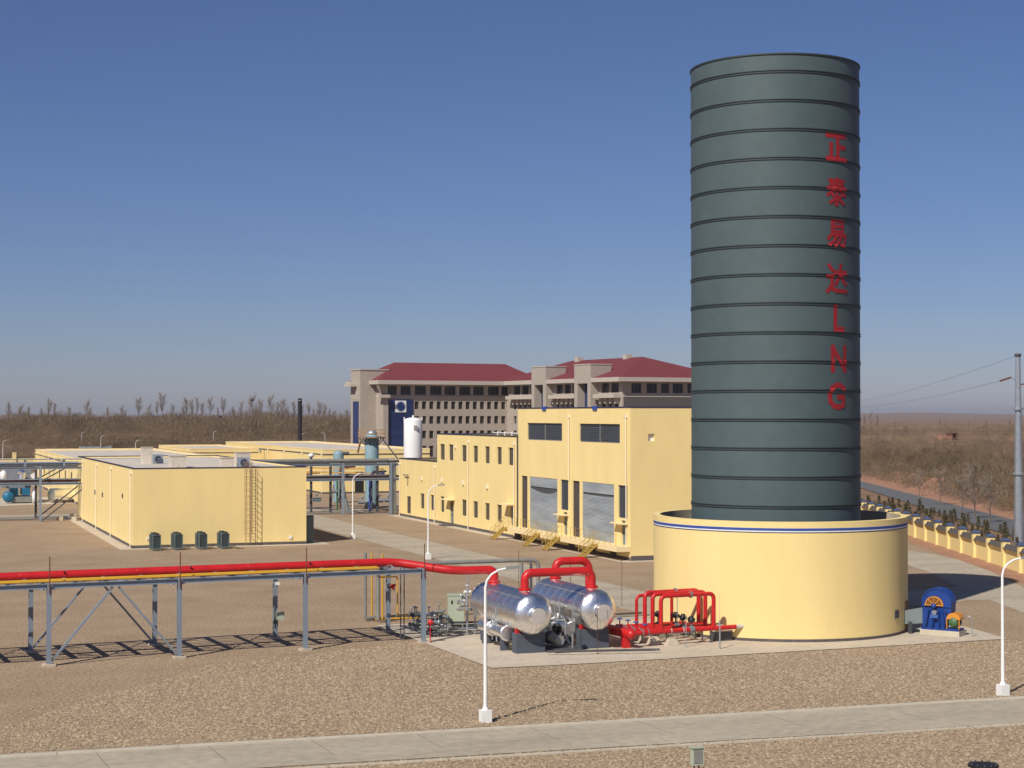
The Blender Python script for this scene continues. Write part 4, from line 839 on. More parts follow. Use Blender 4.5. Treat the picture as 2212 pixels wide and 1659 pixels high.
for b in (0, RW_):
    for i in range(len(ps) - 1):
        m = MB(); ibeam(m, RP(ps[i] + .13, b, BZ - .12), RP(ps[i + 1] - .13, b, BZ - .12), .2, .24); m.build('side_beam', GREY, rack)
for i in range(len(ps) - 1):
    mid = (ps[i] + ps[i + 1]) / 2; m = MB(); ibeam(m, RP(mid, .1, BZ - .11), RP(mid, RW_ - .1, BZ - .11), .42, .2); m.build('cross_beam', GREY, rack, 'broad intermediate cross beam')
    for q in (.25, .75):
        a = ps[i] + (ps[i + 1] - ps[i]) * q; m = MB(); ibeam(m, RP(a, .1, BZ - .1), RP(a, RW_ - .1, BZ - .1), .2 if q == .25 else .26, .16); m.build('cross_beam', GREY, rack, 'narrow intermediate cross beam')
    if i in (1, 2, 3): m = MB(); m.beam(RP(ps[i] + .2, .3, BZ - .3), RP(mid, RW_ - .3, BZ - .3), .09, .06); m.beam(RP(mid, RW_ - .3, BZ - .3), RP(ps[i + 1] - .2, .3, BZ - .3), .09, .06); m.build('plan_brace', GREY, rack)
for b in (-.0, RW_):
    for s0, s1 in ((.15, 3.15), (6.4, 3.45)): m = MB(); m.beam(RP(s0, b + .03, .25), RP(s1, b + .03, BZ - .3), .13, .1); m.build('brace', GREY, rack)
# minor pipes on the rack: each pipe is its own thing
def pipe_thing(name, label, pts, r, mm, br=.4, n=14, grp=None, cat='pipe', k=7):
    m = MB(); m.tube(bend(pts, br, k), r, n); return tag(m.build(name, mm), label, cat, grp)
for b, z, r, mm, lab in ((.42, 4.16, .05, YPIPE, 'thin yellow gas pipe nearest the camera side of the rack'), (.78, 4.18, .07, YPIPE, 'thicker yellow gas pipe in front of the big red pipe'), (2.3, 4.18, .07, GALV, 'galvanised pipe on the foreground rack next to the yellow pipes'), (2.9, 4.2, .09, LAG, 'grey lagged pipe along the middle of the foreground rack'), (3.5, 4.17, .06, DSTL, 'dark steel pipe on the foreground rack'), (4.2, 4.19, .08, LAG, 'grey lagged pipe near the back of the foreground rack'), (4.8, 4.16, .05, GALV, 'thin galvanised pipe along the back of the foreground rack')):
    a1 = 17.6 if b < 2 else 19.5; pipe_thing('rack_pipe', lab, [RP(-16, b, z), RP(a1, b, z)], r, mm, grp='pipes lying on the foreground rack')
# pipe shoes and clips
sh = []
for i, a in enumerate(np.arange(-1.2, 19, 1.95)):
    m = MB(); m.obox(RP(a, 1.6, 0), ru, -.14, .14, -.1, .1, BZ, BZ + .05); m.beam(RP(a - .2, .9, BZ + .04), RP(a + .22, 1.25, BZ + .14), .1, .05); m.beam(RP(a + .35, .8, BZ), RP(a + .2, 1.0, BZ + .16), .08, .05); m.build('pipe_shoe', DUCT if i % 2 else GALV, rack)
# big red pipe
z0 = 4.345; rp = [RP(-17, 1.6, z0), RP(18.9, 1.6, z0), (29.3, 89.75, 3.9), (31.72, 89.75, 3.88), (31.72, 89.75, 3.1)]
m = MB(); m.tube(bend(rp[:3] + [rp[3]] + [rp[4]], .62, 10), .235, 24); rpo = tag(m.build('red_main_pipe', REDP), 'long bright red main pipe lying on the foreground rack', 'pipe')
def flange(c, r, axis=(0, 0, 1), parent=None, mm=REDP, t_=.07, name='flange'):
    m = MB(); ax = Vector(axis); m.lathe(c, [(0, -t_), (r, -t_), (r, -.008), (r * .93, -.008), (r * .93, .008), (r, .008), (r, t_), (0, t_)], 24, axis=axis, smooth=False); return m.build(name, mm, parent)
flange((31.72, 89.75, 3.2), .34, parent=rpo)
for a in np.arange(-13, 19, 5.9): p = RP(a, 1.6, z0); MB().lathe(p, [(.234, -.02), (.243, -.008), (.243, .008), (.234, .02)], 24, axis=(ru[0], ru[1], 0)).build('weld_bead', REDP, rpo)
for a in (1.0, 7.5, 14.0): p = RP(a, 1.4, z0 + .12); MB().tube([p, (p[0] + .0, p[1] - .1, p[2] + .08)], .045, 8).build('vent_plug', BLK, rpo)

# ------------------------------------------------------------------ vessels
def vessel(cx, y0, y1, label, noz, grp='two polished horizontal vessels'):
    zc, r = 2.09, 1.06; t = thing('clad_vessel', label, 'vessel', (cx, (y0 + y1) / 2, .03), grp)
    n = 7; L = (y1 - y0) / n
    for i in range(n):
        m = MB(); m.lathe((cx, y0 + i * L, zc), [(r, .0), (r + .004, .02), (r + .004, L - .02), (r + .012, L - .01), (r + .012, L)], 72, axis=(0, 1, 0)); m.build('cladding_band', ALU, t)
    # crimped gored heads
    for yy, ax in ((y0, (0, -1, 0)), (y1, (0, 1, 0))):
        gores = 36
        for g in range(gores):
            m = MB(); a0 = 2 * pi * g / gores; a1 = 2 * pi * (g + 1) / gores; lift = .014 * (g % 2)
            prof = [(r + .012 + lift, 0), (r * .985 + lift, .12), (r * .90 + lift, .25), (r * .75 + lift, .37), (r * .55, .455 + lift), (r * .36, .50 + lift)]
            m.lathe((cx, yy, zc), prof, 2, axis=ax, a0=a0, a1=a1, smooth=True); m.build('head_gore', ALUH, t)
        m = MB(); m.lathe((cx, yy, zc), [(.42, .40), (.42, .88), (.40, .90)], 32, axis=ax); mc = m.build('manway_cover', ALUH, t); m = MB(); m.lathe((cx, yy, zc), [(.40, .90), (.2, .905), (0, .905)], 32, axis=ax); m.build('cover_face', CFACE, mc)
    # saddles
    for ys, lab in ((y0 + .5, 'near saddle'), (y1 - 1.3, 'far saddle')):
        pts = [(-.75, 1.05)] + [(r * .98 * sin(a), zc - r * .98 * cos(a) + .0) for a in np.linspace(-.80, .80, 11)] + [(.75, 1.05)]
        m = MB(); V = [(cx + p, ys + q, z) for q in (0, .18) for p, z in pts]; k_ = len(pts); F = [tuple(range(k_)), tuple(reversed(range(k_, 2 * k_)))] + [(i, i + k_, (i + 1) % k_ + k_, (i + 1) % k_) for i in range(k_)]; m.add(V, F); m.build('saddle', REDP, t, lab)
        m = MB(); m.box(cx - .8, cx + .8, ys - .25, ys + .43, .031, 1.05); m.build('pedestal', PED, t, lab.replace('saddle', 'concrete pedestal'))
    for y in noz:
        m = MB(); m.lathe((cx, y, zc + r - .08), [(.26, 0), (.26, .22)], 20); m.build('nozzle', ALU, t)
    # seam ridge along the flank and small side boxes
    m = MB(); m.beam((cx - .62 * 1.07, y0 + .1, zc + .86), (cx - .62 * 1.07, y1 - .1, zc + .86), .03, .02); m.build('seam', ALUH, t)
    m = MB(); m.tube([(cx - .95, y0 + 1.2, .98), (cx - .95, y1 - 1.6, .98)], .3, 14); m.build('side_drum', ALU, t)
    for yf in (y0 + 1.2, y1 - 3.4): m = MB(); m.lathe((cx - .95, yf, .98), [(.31, -.02), (.42, -.02), (.42, .1), (.31, .1)], 18, axis=(0, 1, 0)); m.build('drum_flange', ALUH, t)
    for y in (y0 + 1.6, y1 - 2.4): m = MB(); m.box(cx - 1.15, cx - .75, y, y + .25, .031, .7); m.build('drum_support', PED, t)
    m = MB(); m.tube([(cx - 1.05, y0 + 2.6, .4), (cx - 1.13, y0 + 2.6, 2.2)], .05, 6); m.tube([(cx - 1.09, y0 + 3.2, .4), (cx - 1.17, y0 + 3.2, 2.0)], .03, 6); m.build('level_gauge', GALV, t)
    return t
vessel(31.70, 83.7, 90.6, 'polished metal clad horizontal vessel at the end of the red main pipe', (84.9, 89.75))
vessel(35.55, 84.2, 91.2, 'polished metal clad horizontal vessel behind and right of the first', (84.9, 90.2))
# connecting red pipes
def red_bridge(label, pts, r=.225, flg=()):
    m = MB(); m.tube(bend(pts, .62, 10), r, 24); o = tag(m.build('red_link_pipe', REDP), label, 'pipe', 'red pipes looping over the vessels')
    for f in flg: flange(f, .33, parent=o)
    m = MB()
    for f in flg: m.lathe(f, [(.26, -.12), (.3, -.1), (.3, -.07)], 20)
    return o
red_bridge('thick red pipe looping from the near end of the first vessel to the second', [(31.72, 84.9, 3.2), (31.72, 84.9, 4.12), (35.55, 84.9, 4.12), (35.55, 84.9, 3.2)], flg=((31.72, 84.9, 3.26), (35.55, 84.9, 3.26)))
red_bridge('thick red pipe arching from the far end of the second vessel down behind it', [(35.55, 90.2, 3.2), (35.55, 90.2, 4.2), (37.6, 90.2, 4.2), (37.6, 90.2, .9), (37.2, 87.5, .9)], flg=((35.55, 90.2, 3.26),))

# ------------------------------------------------------------------ manifold
MZ = .80
MP = np.array(G(1361, 1369.5, MZ)[:2]); mend = np.array(G(1657, 1350.5, MZ)[:2]); mu = (mend - MP) / np.linalg.norm(mend - MP); mn = np.array([-mu[1], mu[0]])
def MQ(a, b, z): p = MP + mu * a + mn * b; return (float(p[0]), float(p[1]), z)
print('manifold', MP, mend, mu)
man = thing('red_manifold', 'red manifold of parallel header pipes with four tall loops beside the bund', 'manifold', MQ(3, 1.5, .03))
def msolve(px, py, b): q = PL(px, py, MQ(0, b, 0), mu); return float((q[:2] - MP).dot(mu) ), float(q[2])
m = MB(); m.tube([MQ(0, -.15, MZ), MQ(0, 4.8, MZ)], .27, 20); m.lathe(MQ(0, -.15, MZ), [(.27, 0), (.25, .1), (.17, .2), (.0, .25)], 20, axis=(-mn[0], -mn[1], 0)); m.build('collector', REDP, man)
lines = [(0.15, 1030, 1885, 238, .115), (1.15, 895, 1750, 205, .115), (2.1, 770, 1640, 170, .115), (3.0, 635, 1205, 225, .09)]
def ringhit(b):
    # where a header reaches the bund wall
    for a in np.arange(3, 14, .02):
        p = MQ(a, b, 0)
        if math.hypot(p[0] - TC[0], p[1] - TC[1]) < RR: return float(a)
    return 9.
for i, (b, l0, l1, yt, r) in enumerate(lines):
    a0, _ = msolve(1290.4 + .1333 * l0, 1340, b); a1, _ = msolve(1290.4 + .1333 * l1, 1340, b); zt_ = 2.70 if i < 3 else 2.45
    e = ringhit(b) if i in (0, 1) else a1 + .9
    m = MB(); m.tube([MQ(0, b, MZ), MQ(e - (.35 if i < 2 else 0), b, MZ)], r * 1.12, 16); m.build('header_pipe', REDP, man)
    if i < 2: m = MB(); m.tube([MQ(e - .35, b, MZ), MQ(e + .1, b, MZ)], r * 1.2, 14); m.build('wall_sleeve', INSU, man)
    m = MB(); m.tube(bend([MQ(a0, b, MZ), MQ(a0, b, zt_), MQ(a1, b, zt_), MQ(a1, b, MZ)], .32, 8), r, 16); m.build('loop_pipe', REDP, man)
    if i in (0, 2): am = a0 + (a1 - a0) * .56; flange(MQ(am, b, zt_), r * 1.55, (mu[0], mu[1], 0), man, DUCT, .04)
    for f in (.18, .5): pass
    # valve with blue handwheel at the collector end
    av = a0 * .5; m = MB(); m.tube([MQ(av - .16, b, MZ), MQ(av + .16, b, MZ)], r * 1.5, 12); m.tube([MQ(av, b, MZ), MQ(av, b, MZ + .42)], .035, 6); v_ = m.build('valve', REDP, man); flange(MQ(av - .17, b, MZ), r * 1.75, (mu[0], mu[1], 0), v_, DUCT, .02); flange(MQ(av + .17, b, MZ), r * 1.75, (mu[0], mu[1], 0), v_, DUCT, .02)
    m = MB(); m.lathe(MQ(av, b, MZ + .42), [(.10, 0), (.15, .0), (.15, .05), (.10, .05), (.1, 0)], 16, smooth=False); m.box(MQ(av, b, 0)[0] - .11, MQ(av, b, 0)[0] + .11, MQ(av, b, 0)[1] - .015, MQ(av, b, 0)[1] + .015, MZ + .43, MZ + .46); m.build('handwheel', VALB, v_)
    am = (a0 + a1) / 2 + .25; m = MB(); m.tube([MQ(am - .13, b, MZ), MQ(am + .13, b, MZ)], r * 1.7, 12); m.tube([MQ(am, b, MZ), MQ(am, b, MZ + .45)], .05, 8); m.build('control_valve', DUCT, man); m = MB(); m.lathe(MQ(am, b, MZ + .4), [(.05, 0), (.2, .05), (.2, .14), (.12, .22), (.12, .34), (.0, .36)], 16); m.tube([MQ(am - .22, b, MZ + .62), MQ(am + .2, b, MZ + .55)], .07, 8); m.build('actuator', BLK, man)
    if i == 0:
        for f_ in (.22, .62):
            am2 = a0 + (am - a0) * f_ + .2; m = MB(); m.lathe(MQ(am2, b, MZ), [(r * 1.14, -.03), (r * 1.17, -.03), (r * 1.17, .03), (r * 1.14, .03)], 16, axis=(mu[0], mu[1], 0)); m.build('white_band', INSU, man)
    for a in (a0 + .35, a1 - .2):
        m = MB(); m.beam(MQ(a, b, .03), MQ(a, b, MZ - .1), .07); m.build('support', DSTL, man)
# leg and supply from the second vessel
m = MB(); m.tube(bend([(35.55, 87.3, 1.3), (35.55, 87.3, .75), (MQ(0, 4.3, 0)[0], MQ(0, 4.3, 0)[1], MZ - .05)], .3), .26, 18); m.build('supply_pipe', REDP, man)
for b in (.35, 4.3): m = MB(); x, y, _ = MQ(-.05, b, 0); m.box(x - .2, x + .2, y - .15, y + .15, .031, MZ - .2); m.build('stand', REDP, man)
gr = 'concrete pipe sleepers under the manifold'; ol = ['nearest', 'second', 'third', 'fourth', 'fifth', 'farthest']
for i in range(5):
    x, y, _ = MQ(.95 + 1.0 - i * .0 + (.55 if i == 0 else 0), -.15 + i * .95, 0)
    m = MB(); w0, w1, d0, d1, hh = .36, .22, .26, .16, .42
    m.add([(x - w0, y - d0, .031), (x + w0, y - d0, .031), (x + w0, y + d0, .031), (x - w0, y + d0, .031), (x - w1, y - d1, hh), (x + w1, y - d1, hh), (x + w1, y + d1, hh), (x - w1, y + d1, hh)], [(4, 5, 6, 7), (0, 1, 5, 4), (1, 2, 6, 5), (2, 3, 7, 6), (3, 0, 4, 7)])
    tag(m.build('concrete_sleeper', CONC), ['nearest tapered concrete block under the red headers', 'second tapered concrete block from the front under the red headers', 'third tapered concrete block from the front under the red headers', 'fourth tapered concrete block from the front under the red headers', 'farthest tapered concrete block under the red headers'][i], 'concrete block', gr)
x, y, _ = MQ(6.2, .7, 0); t = thing('valve_box', 'dark low box beneath the right end of the red headers', 'box', (x, y, .03)); MB().box(x - .55, x + .5, y - .3, y + .3, .031, .55).build('body', DSTL, t); MB().box(x - .6, x + .55, y - .35, y + .35, .55, .6).build('lid', CONC, t)
for (px, py, hh, lab) in ((1482, 1399.5, 1.75, 'thin grey instrument post in front of the manifold centre'), (1555, 1402.8, 1.55, 'thicker grey instrument post in front of the right end of the manifold'), (1463, 1388, 2.9, 'tall thin aerial rod rising through the manifold loops')):
    g = G(px, py); t = thing('instrument_post', lab, 'post', (g[0], g[1], .03), 'thin posts around the manifold'); rr_ = .045 if 'thicker' in lab else .022; MB().tube([(g[0], g[1], .03), (g[0], g[1], hh)], rr_, 8).build('rod', GALV, t)
    if 'thicker' in lab: MB().tube([(g[0], g[1], hh), (g[0], g[1], hh + 1.4)], .008, 5).build('whip', GALV, t)
    MB().lathe((g[0], g[1], .031), [(.1, 0), (.1, .02), (0, .02)], 10).build('foot', GALV, t)
# small bore pipes running on the pad
for i, (a, b, c, d) in enumerate(((28.6, 92.0, 36.0, 92.6), (28.4, 93.2, 37.0, 93.9), (28.6, 94.6, 44.0, 95.9), (29.0, 95.8, 44.0, 97.1), (32.2, 82.9, 38.0, 81.6), (38.0, 86.6, 44.0, 87.6))):
    pipe_thing('pad_pipe', ['small bore grey pipe nearest the vessels on the pad', 'small bore grey pipe second behind the vessels', 'long grey pipe crossing the back of the pad', 'farthest long grey pipe on the back of the pad', 'short dark pipe lying between the near pedestals', 'grey pipe running behind the red headers'][i], [(a, b, .22), (c, d, .22)], .06, [LAG, GALV, LAG, DSTL, DSTL, LAG][i], n=8, grp='small pipes running low across the pad')
# machinery under and between the vessels
pm = thing('pump_set', 'dark pump set with pipework between the two vessels', 'pump', (33.6, 85.2, .03))
MB().box(32.9, 34.4, 83.4, 85.6, .031, .22).build('base_frame', DSTL, pm); m = MB(); m.tube([(33.3, 83.8, .62), (33.3, 85.0, .62)], .24, 14); m.build('motor', LAG, pm); m = MB(); m.lathe((33.3, 85.1, .62), [(.1, 0), (.36, .05), (.36, .25), (.1, .3)], 18, axis=(0, 1, 0)); m.build('pump_casing', DSTL, pm)
m = MB(); m.tube(bend([(33.3, 85.3, .95), (33.3, 85.3, 1.5), (34.2, 85.3, 1.5), (34.2, 85.3, .4)], .2), .07, 8); m.build('pipe', GALV, pm); m = MB(); m.tube([(33.9, 83.6, .05), (33.9, 83.6, 1.5)], .04, 6); m.tube([(34.1, 84.0, .05), (34.1, 84.0, 2.6)], .03, 6); m.build('instrument_post', GALV, pm); m = MB(); m.box(33.78, 34.02, 83.5, 83.66, 1.1, 1.5); m.build('instrument_box', LAG, pm)
m = MB(); m.lathe((33.9, 85.8, 1.0), [(.1, -.1), (.28, -.1), (.28, .1), (.1, .1), (.1, -.1)], 16, axis=(1, .4, 0)); m.build('handwheel', BLK, pm)
# far end valves of first vessel, between the cabinet and the rack
vt = thing('valve_cluster', 'cluster of small grey valves and gauges behind the end post of the rack', 'valve cluster', (29.3, 93.2, .03))
rs = random.Random(5)
for i in range(16):
    x = 28.3 + rs.random() * 1.9; y = 91.6 + rs.random() * 4.2; z = .25 + rs.random() * .9; mm = [GALV, LAG, DSTL, DUCT][i % 4]
    m = MB(); m.tube([(x - .3, y, z), (x + .3, y, z)], .1, 8); m.lathe((x - .2, y, z), [(.1, -.02), (.17, -.02), (.17, .02), (.1, .02)], 12, axis=(1, 0, 0)); m.lathe((x + .2, y, z), [(.1, -.02), (.17, -.02), (.17, .02), (.1, .02)], 12, axis=(1, 0, 0)); m.tube([(x, y, z), (x, y, z + .4)], .03, 6); m.lathe((x, y, z + .4), [(.12, 0), (.12, .04), (0, .04)], 10); m.tube([(x + .15, y, .03), (x + .15, y, z)], .03, 5); m.build('valve', mm, vt)
vt2 = thing('valve_cluster', 'shiny valve stack standing at the far end of the first vessel', 'valve cluster', (31.0, 92.0, .03))
for i in range(9):
    x = 30.6 + rs.random() * 1.0; y = 91.6 + rs.random() * .9; z = 1.4 + rs.random() * 1.5; m = MB(); m.tube([(x - .2, y, z), (x + .2, y, z)], .09, 8); m.tube([(x, y, z), (x, y, z + .35)], .025, 6); m.lathe((x, y, z + .33), [(.0, 0), (.11, .02), (.11, .07), (0, .09)], 10); m.build('valve', [ALU, GALV, WHT][i % 3], vt2)
m = MB(); m.tube([(30.9, 92.0, .03), (30.9, 92.0, 3.0)], .07, 8); m.tube([(31.4, 92.1, .03), (31.4, 92.1, 2.4)], .05, 8); m.tube([(31.0, 92.0, 3.0), (31.05, 92.0, 3.9)], .035, 6); m.build('riser', GALV, vt2)
# cabinet
CBO = tuple(float(c) for c in G(967, 1363)[:2])
cb = thing('control_cabinet', 'pale green grey control cabinet on legs left of the first vessel', 'cabinet', (31.6, 95.9, .03)); ca = np.array([31.15, 96.3]); cu_ = np.array([cos(-.30), sin(-.30)])
za = .55; m = MB(); p1 = G(965.8, 1352)[:2]; m.obox(CBO, cu_, 0, .95, 0, -.0 + .75, za, 2.02); m.build('body', CAB, cb)
m = MB(); m.obox(CBO, cu_, -.03, .98, -.03, .78, 2.02, 2.08); m.build('cap', CAB, cb)
for a in (.2, .55): m = MB(); m.obox(CBO, cu_, a, a + .1, -.015, -.003, 1.55, 1.75); m.build('indicator', BLK, cb)
m = MB(); m.obox(CBO, cu_, .0, .95, .1, .65, .35, .55); m.build('vent_tray', LAG, cb)
for a in (.05, .82): m = MB(); m.obox(CBO, cu_, a, a + .08, .1, .6, .031, .35); m.build('leg', LAG, cb)
# red post monitor and post lamp
g = G(929.5, 1389); t = thing('fire_call_post', 'red round headed post standing beside the end post of the rack', 'call post', (g[0], g[1], .03)); MB().tube([(g[0], g[1], .03), (g[0], g[1], 1.0)], .03, 8).build('post', REDP, t); MB().lathe((g[0], g[1] - .05, 1.12), [(.0, -.1), (.16, -.08), (.16, .08), (0, .1)], 16, axis=(.3, 1, 0)).build('head', REDP, t); MB().lathe((g[0], g[1], .031), [(.1, 0), (.1, .02), (0, .02)], 10).build('foot', REDP, t)
# pipes dropping from the rack end
for i, (px, py, mm, r, lab) in enumerate(((789, 1342, LAG, .09, 'grey lagged drop pipe at the left of the drop pipe row'), (803, 1341, YPIPE, .05, 'yellow drop pipe second in the row behind the rack'), (817, 1345, LAG, .12, 'thick grey drop pipe in the middle of the row'), (826, 1345, YPIPE, .055, 'yellow drop pipe right of the thick grey one'))):
    g = G(px, py); pipe_thing('drop_pipe', lab, [(g[0], g[1], .2), (g[0], g[1], 3.55), (g[0] + 1.6, g[1] - 3.0, 3.55)] if i == 2 else [(g[0], g[1], .2), (g[0], g[1], 4.12)], r, mm, n=10, grp='drop pipes at the back of the rack end')
g0 = G(789, 1343); g1 = G(905, 1338); pipe_thing('ground_pipe', 'grey pipe running low behind the foot of the rack to the pad', [(g0[0], g0[1], .2), (g1[0], g1[1] + .5, .2)], .1, LAG, n=10)
pipe_thing('ground_pipe', 'yellow pipe running low to the pad behind the rack foot', [(g0[0] + .5, g0[1] - .4, .18), (g1[0], g1[1] - .6, .18)], .055, YPIPE, n=8)
pipe_thing('drop_pipe', 'orange yellow drop pipe with an elbow near the end of the rack', [(26.1, 93.6, 4.1), (26.1, 93.6, 3.3), (27.3, 93.7, 3.3), (27.3, 93.7, 1.1), (28.2, 93.7, 1.1)], .045, YPIPE, .15, n=8)
for i, a in enumerate((26.75, 26.95)): pipe_thing('drop_pipe', ['left dark conduit just inside the end post of the rack', 'right dark conduit just inside the end post of the rack'][i], [(a, 91.2, .03), (a, 91.2, 4.0)], .035, DSTL, n=8, grp='dark conduits inside the end post')
# post mounted boxes
p = RP(13.3, RW_, 0); t = thing('junction_box', 'pale junction box on the rear rack post', 'junction box', (p[0], p[1] - .2, 1.1)); MB().box(p[0] + .0, p[0] + .45, p[1] - .35, p[1] - .12, 1.05, 1.5).build('box', CAB, t); MB().tube(bend([(p[0] + .1, p[1] - .2, 1.05), (p[0] + .1, p[1] - .2, .6), (p[0] - .05, p[1] - .15, .6), (p[0] - .05, p[1] - .15, 1.9)], .12), .02, 6).build('cable', BLK, t); MB().box(p[0] - .02, p[0] + .2, p[1] - .3, p[1] - .12, 3.0, 3.15).build('beacon', WHT, t)
p = RP(20.03, RW_, 0); t = thing('warning_horn', 'red horn mounted on the rear post at the rack end', 'horn', (p[0] + .2, p[1] - .2, 2.6)); MB().lathe((p[0] + .1, p[1] - .2, 2.65), [(.05, -.2), (.08, -.05), (.2, .25), (.16, .25), (0, .0)], 16, axis=(.9, -.3, -.25)).build('bell', REDP, t); MB().box(p[0] - .12, p[0] + .08, p[1] - .25, p[1] - .12, 2.6, 2.8).build('bracket', DSTL, t)
t = thing('goalpost_pipe', 'grey lagged pipe frame rising behind the vessels', 'pipe', (38.3, 100, .0))
gp = G(1163, 1330)[:2]; gq = G(1127, 1333)[:2]
zt_ = 12.5 - (1209 - 895) * float(np.dot(np.array([*gp, 4]) - CC, FW)) / FPX
m = MB(); m.tube(bend([(gp[0] - 9.5, gp[1] - .1, zt_), (gp[0], gp[1], zt_), (gp[0], gp[1], .03)], .55, 8), .12, 12); m.build('pipe', LAG, t); m = MB(); m.tube(bend([(gp[0] - 9.5, gp[1] + .35, zt_ - .05), (gp[0] - .35, gp[1] + .35, zt_ - .05), (gp[0] - .35, gp[1] + .35, .03)], .4, 8), .09, 10); m.build('pipe', GALV, t); m = MB(); m.tube([(gq[0], gq[1], .03), (gq[0], gq[1], zt_ - .12)], .1, 10); m.build('support', LAG, t)
for x, y, hh, lab in ((35.3, 95.5, 4.4, 'thin aerial rod left of the pipe frame'), (39.0, 96.5, 3.6, 'thin aerial rod right of the pipe frame'), (34.9, 82.6, 3.3, 'thin aerial rod between the near ends of the vessels'), (44.6, 101.5, 3.1, 'thin aerial rod near the central road')):
    t = thing('aerial_rod', lab, 'rod', (x, y, 0), 'thin aerial rods'); MB().tube([(x, y, .03), (x, y, hh)], .016, 6).build('rod', RUST, t); MB().box(x - .09, x + .09, y - .09, y + .09, -.01, .08).build('foot', CONC, t)

# ------------------------------------------------------------------ fan
fo = G(1987.8, 1371)[:2]; fu = G(2072, 1377.5)[:2] - fo; FL_ = float(np.linalg.norm(fu)); fu = fu / FL_; print('fan', fo, fu, FL_) 
def FP(a, b, z): p = fo + fu * a + np.array([-fu[1], fu[0]]) * b; return (float(p[0]), float(p[1]), z)
fan = thing('centrifugal_fan', 'big blue centrifugal fan with amber guard on a white plinth right of the bund', 'fan', FP(1.2, .6, .03))
m = MB(); m.obox(fo, fu, -.02, FL_, 0, 1.1, .031, .32); m.build('plinth', KERB, fan)
m = MB(); m.obox(fo, fu, .02, FL_ - .08, .06, 1.0, .32, .44); m.build('base_frame', FANB, fan)
def fan_prism(name, poly, b0, b1, mm, parent=None, lab=None):
    m = MB(); n = len(poly); V = [FP(a, b0, z) for a, z in poly] + [FP(a, b1, z) for a, z in poly]; m.add(V, [tuple(range(n)), tuple(reversed(range(n, 2 * n)))] + [(i, i + n, (i + 1) % n + n, (i + 1) % n) for i in range(n)]); return m.build(name, mm, parent or fan, lab)
cxa, cz, cr = .88, 1.80, .86
scroll = [(.05, .44), (1.30, .44)] + [(1.72, 1.35)] + [(cxa + cr * cos(a), cz + cr * sin(a)) for a in np.linspace(0, pi, 25)] + [(.04, 1.2)]
fan_prism('scroll_casing', scroll, .25, .95, FANB)
rim = [(cxa + (cr + .02) * cos(a), cz + (cr + .02) * sin(a)) for a in np.linspace(0, pi, 25)] + [(cxa + (cr - .05) * cos(a), cz + (cr - .05) * sin(a)) for a in np.linspace(pi, 0, 25)]
fan_prism('casing_rim', rim, .2, 1.0, FANB); 
m = MB(); m.obox(fo, fu, .0, 1.78, .18, .25, 1.62, 1.72); m.build('split_flange', FANB, fan)
for r0, r1, mm, nm, bb in ((.48, .54, ORNG, 'guard_ring', .13), (0, .47, AMB, 'guard_mesh', .16)):
    ar = np.linspace(0, pi, 21); poly = [(cxa - .12 + r1 * cos(a), 1.66 + r1 * sin(a)) for a in ar] + ([(cxa - .12 + r0 * cos(a), 1.66 + r0 * sin(a)) for a in ar[::-1]] if r0 else []); fan_prism(nm, poly, bb, .26, mm)
for a in (0.02, pi / 4, pi / 2, 3 * pi / 4, pi - .02): m = MB(); m.beam(FP(cxa - .12, .12, 1.70), FP(cxa - .12 + .50 * cos(a), .12, 1.70 + .50 * sin(a)), .03, .05); m.build('guard_spoke', ORNG, fan)
m = MB(); c = FP(cxa - .12, .1, 1.66); m.lathe(c, [(0, .12), (.14, .1), (.16, 0)], 14, axis=(-(-fu[1]), -fu[0], 0)); m.build('hub', FANB, fan)
for a0, a1, mm in ((.45, .25, FANB), (.75, .7, FANB), (1.05, 1.1, FANB), (1.25, 1.4, FANB)): m = MB(); m.beam(FP(a0, .12, 1.5), FP(a1, .0, .46), .07); m.build('stand_leg', mm, fan)
m = MB(); m.obox(fo, fu, .6, 1.05, -.04, .2, 1.0, 1.18); m.build('bearing_block', VALB, fan); m = MB(); m.tube([FP(.82, -.0, 1.3), FP(.82, .2, 1.3)], .14, 12); m.build('shaft_cover', SKG, fan)
m = MB(); c = FP(FL_ - .38, .35, .80); m.lathe(c, [(0, -.28), (.26, -.26), (.29, -.18), (.29, .35), (0, .4)], 24, axis=(-fu[1], fu[0], 0)); m.build('motor', BLK, fan); m = MB(); m.lathe(FP(FL_ - .38, .05, .80), [(0, -.02), (.25, 0), (.27, .05)], 24, axis=(-fu[1], fu[0], 0)); m.build('motor_cover', GRNM, fan)
poly = [(FL_ - .38 + .40 * cos(a), .98 + .36 * sin(a)) for a in np.linspace(0, pi, 13)]; fan_prism('motor_hood', poly, .1, .8, ORNG)
for a in (FL_ - .76, FL_ - .04): m = MB(); m.beam(FP(a, .1, .44), FP(a, .1, 1.0), .05); m.build('hood_post', ORNG, fan)
m = MB(); m.beam(FP(FL_ - .65, .15, 1.15), FP(1.4, .15, 1.35), .06, .04); m.beam(FP(FL_ - .6, .15, .7), FP(1.45, .15, .95), .06, .04); m.build('belt_guard', BLK, fan)
m = MB(); m.tube(bend([FP(FL_ - .05, .6, 1.05), FP(FL_ + .2, .6, 1.2), FP(FL_ + .5, .6, 1.1), FP(FL_ + .55, .6, .06)], .2), .022, 6); m.build('cable_conduit', GALV, fan)
dc = thing('air_duct', 'grey rectangular duct joining the bund wall to the blue fan', 'duct', FP(-.5, .6, .03))
q0 = np.array(FP(.02, .3, 0)[:2]); q1 = np.array(FP(.02, .95, 0)[:2]); cdir = (np.array(TC) - (q0 + q1) / 2); cdir /= np.linalg.norm(cdir); L_ = np.linalg.norm(np.array(TC) - (q0 + q1) / 2) - RR + .15
m = MB(); V = []
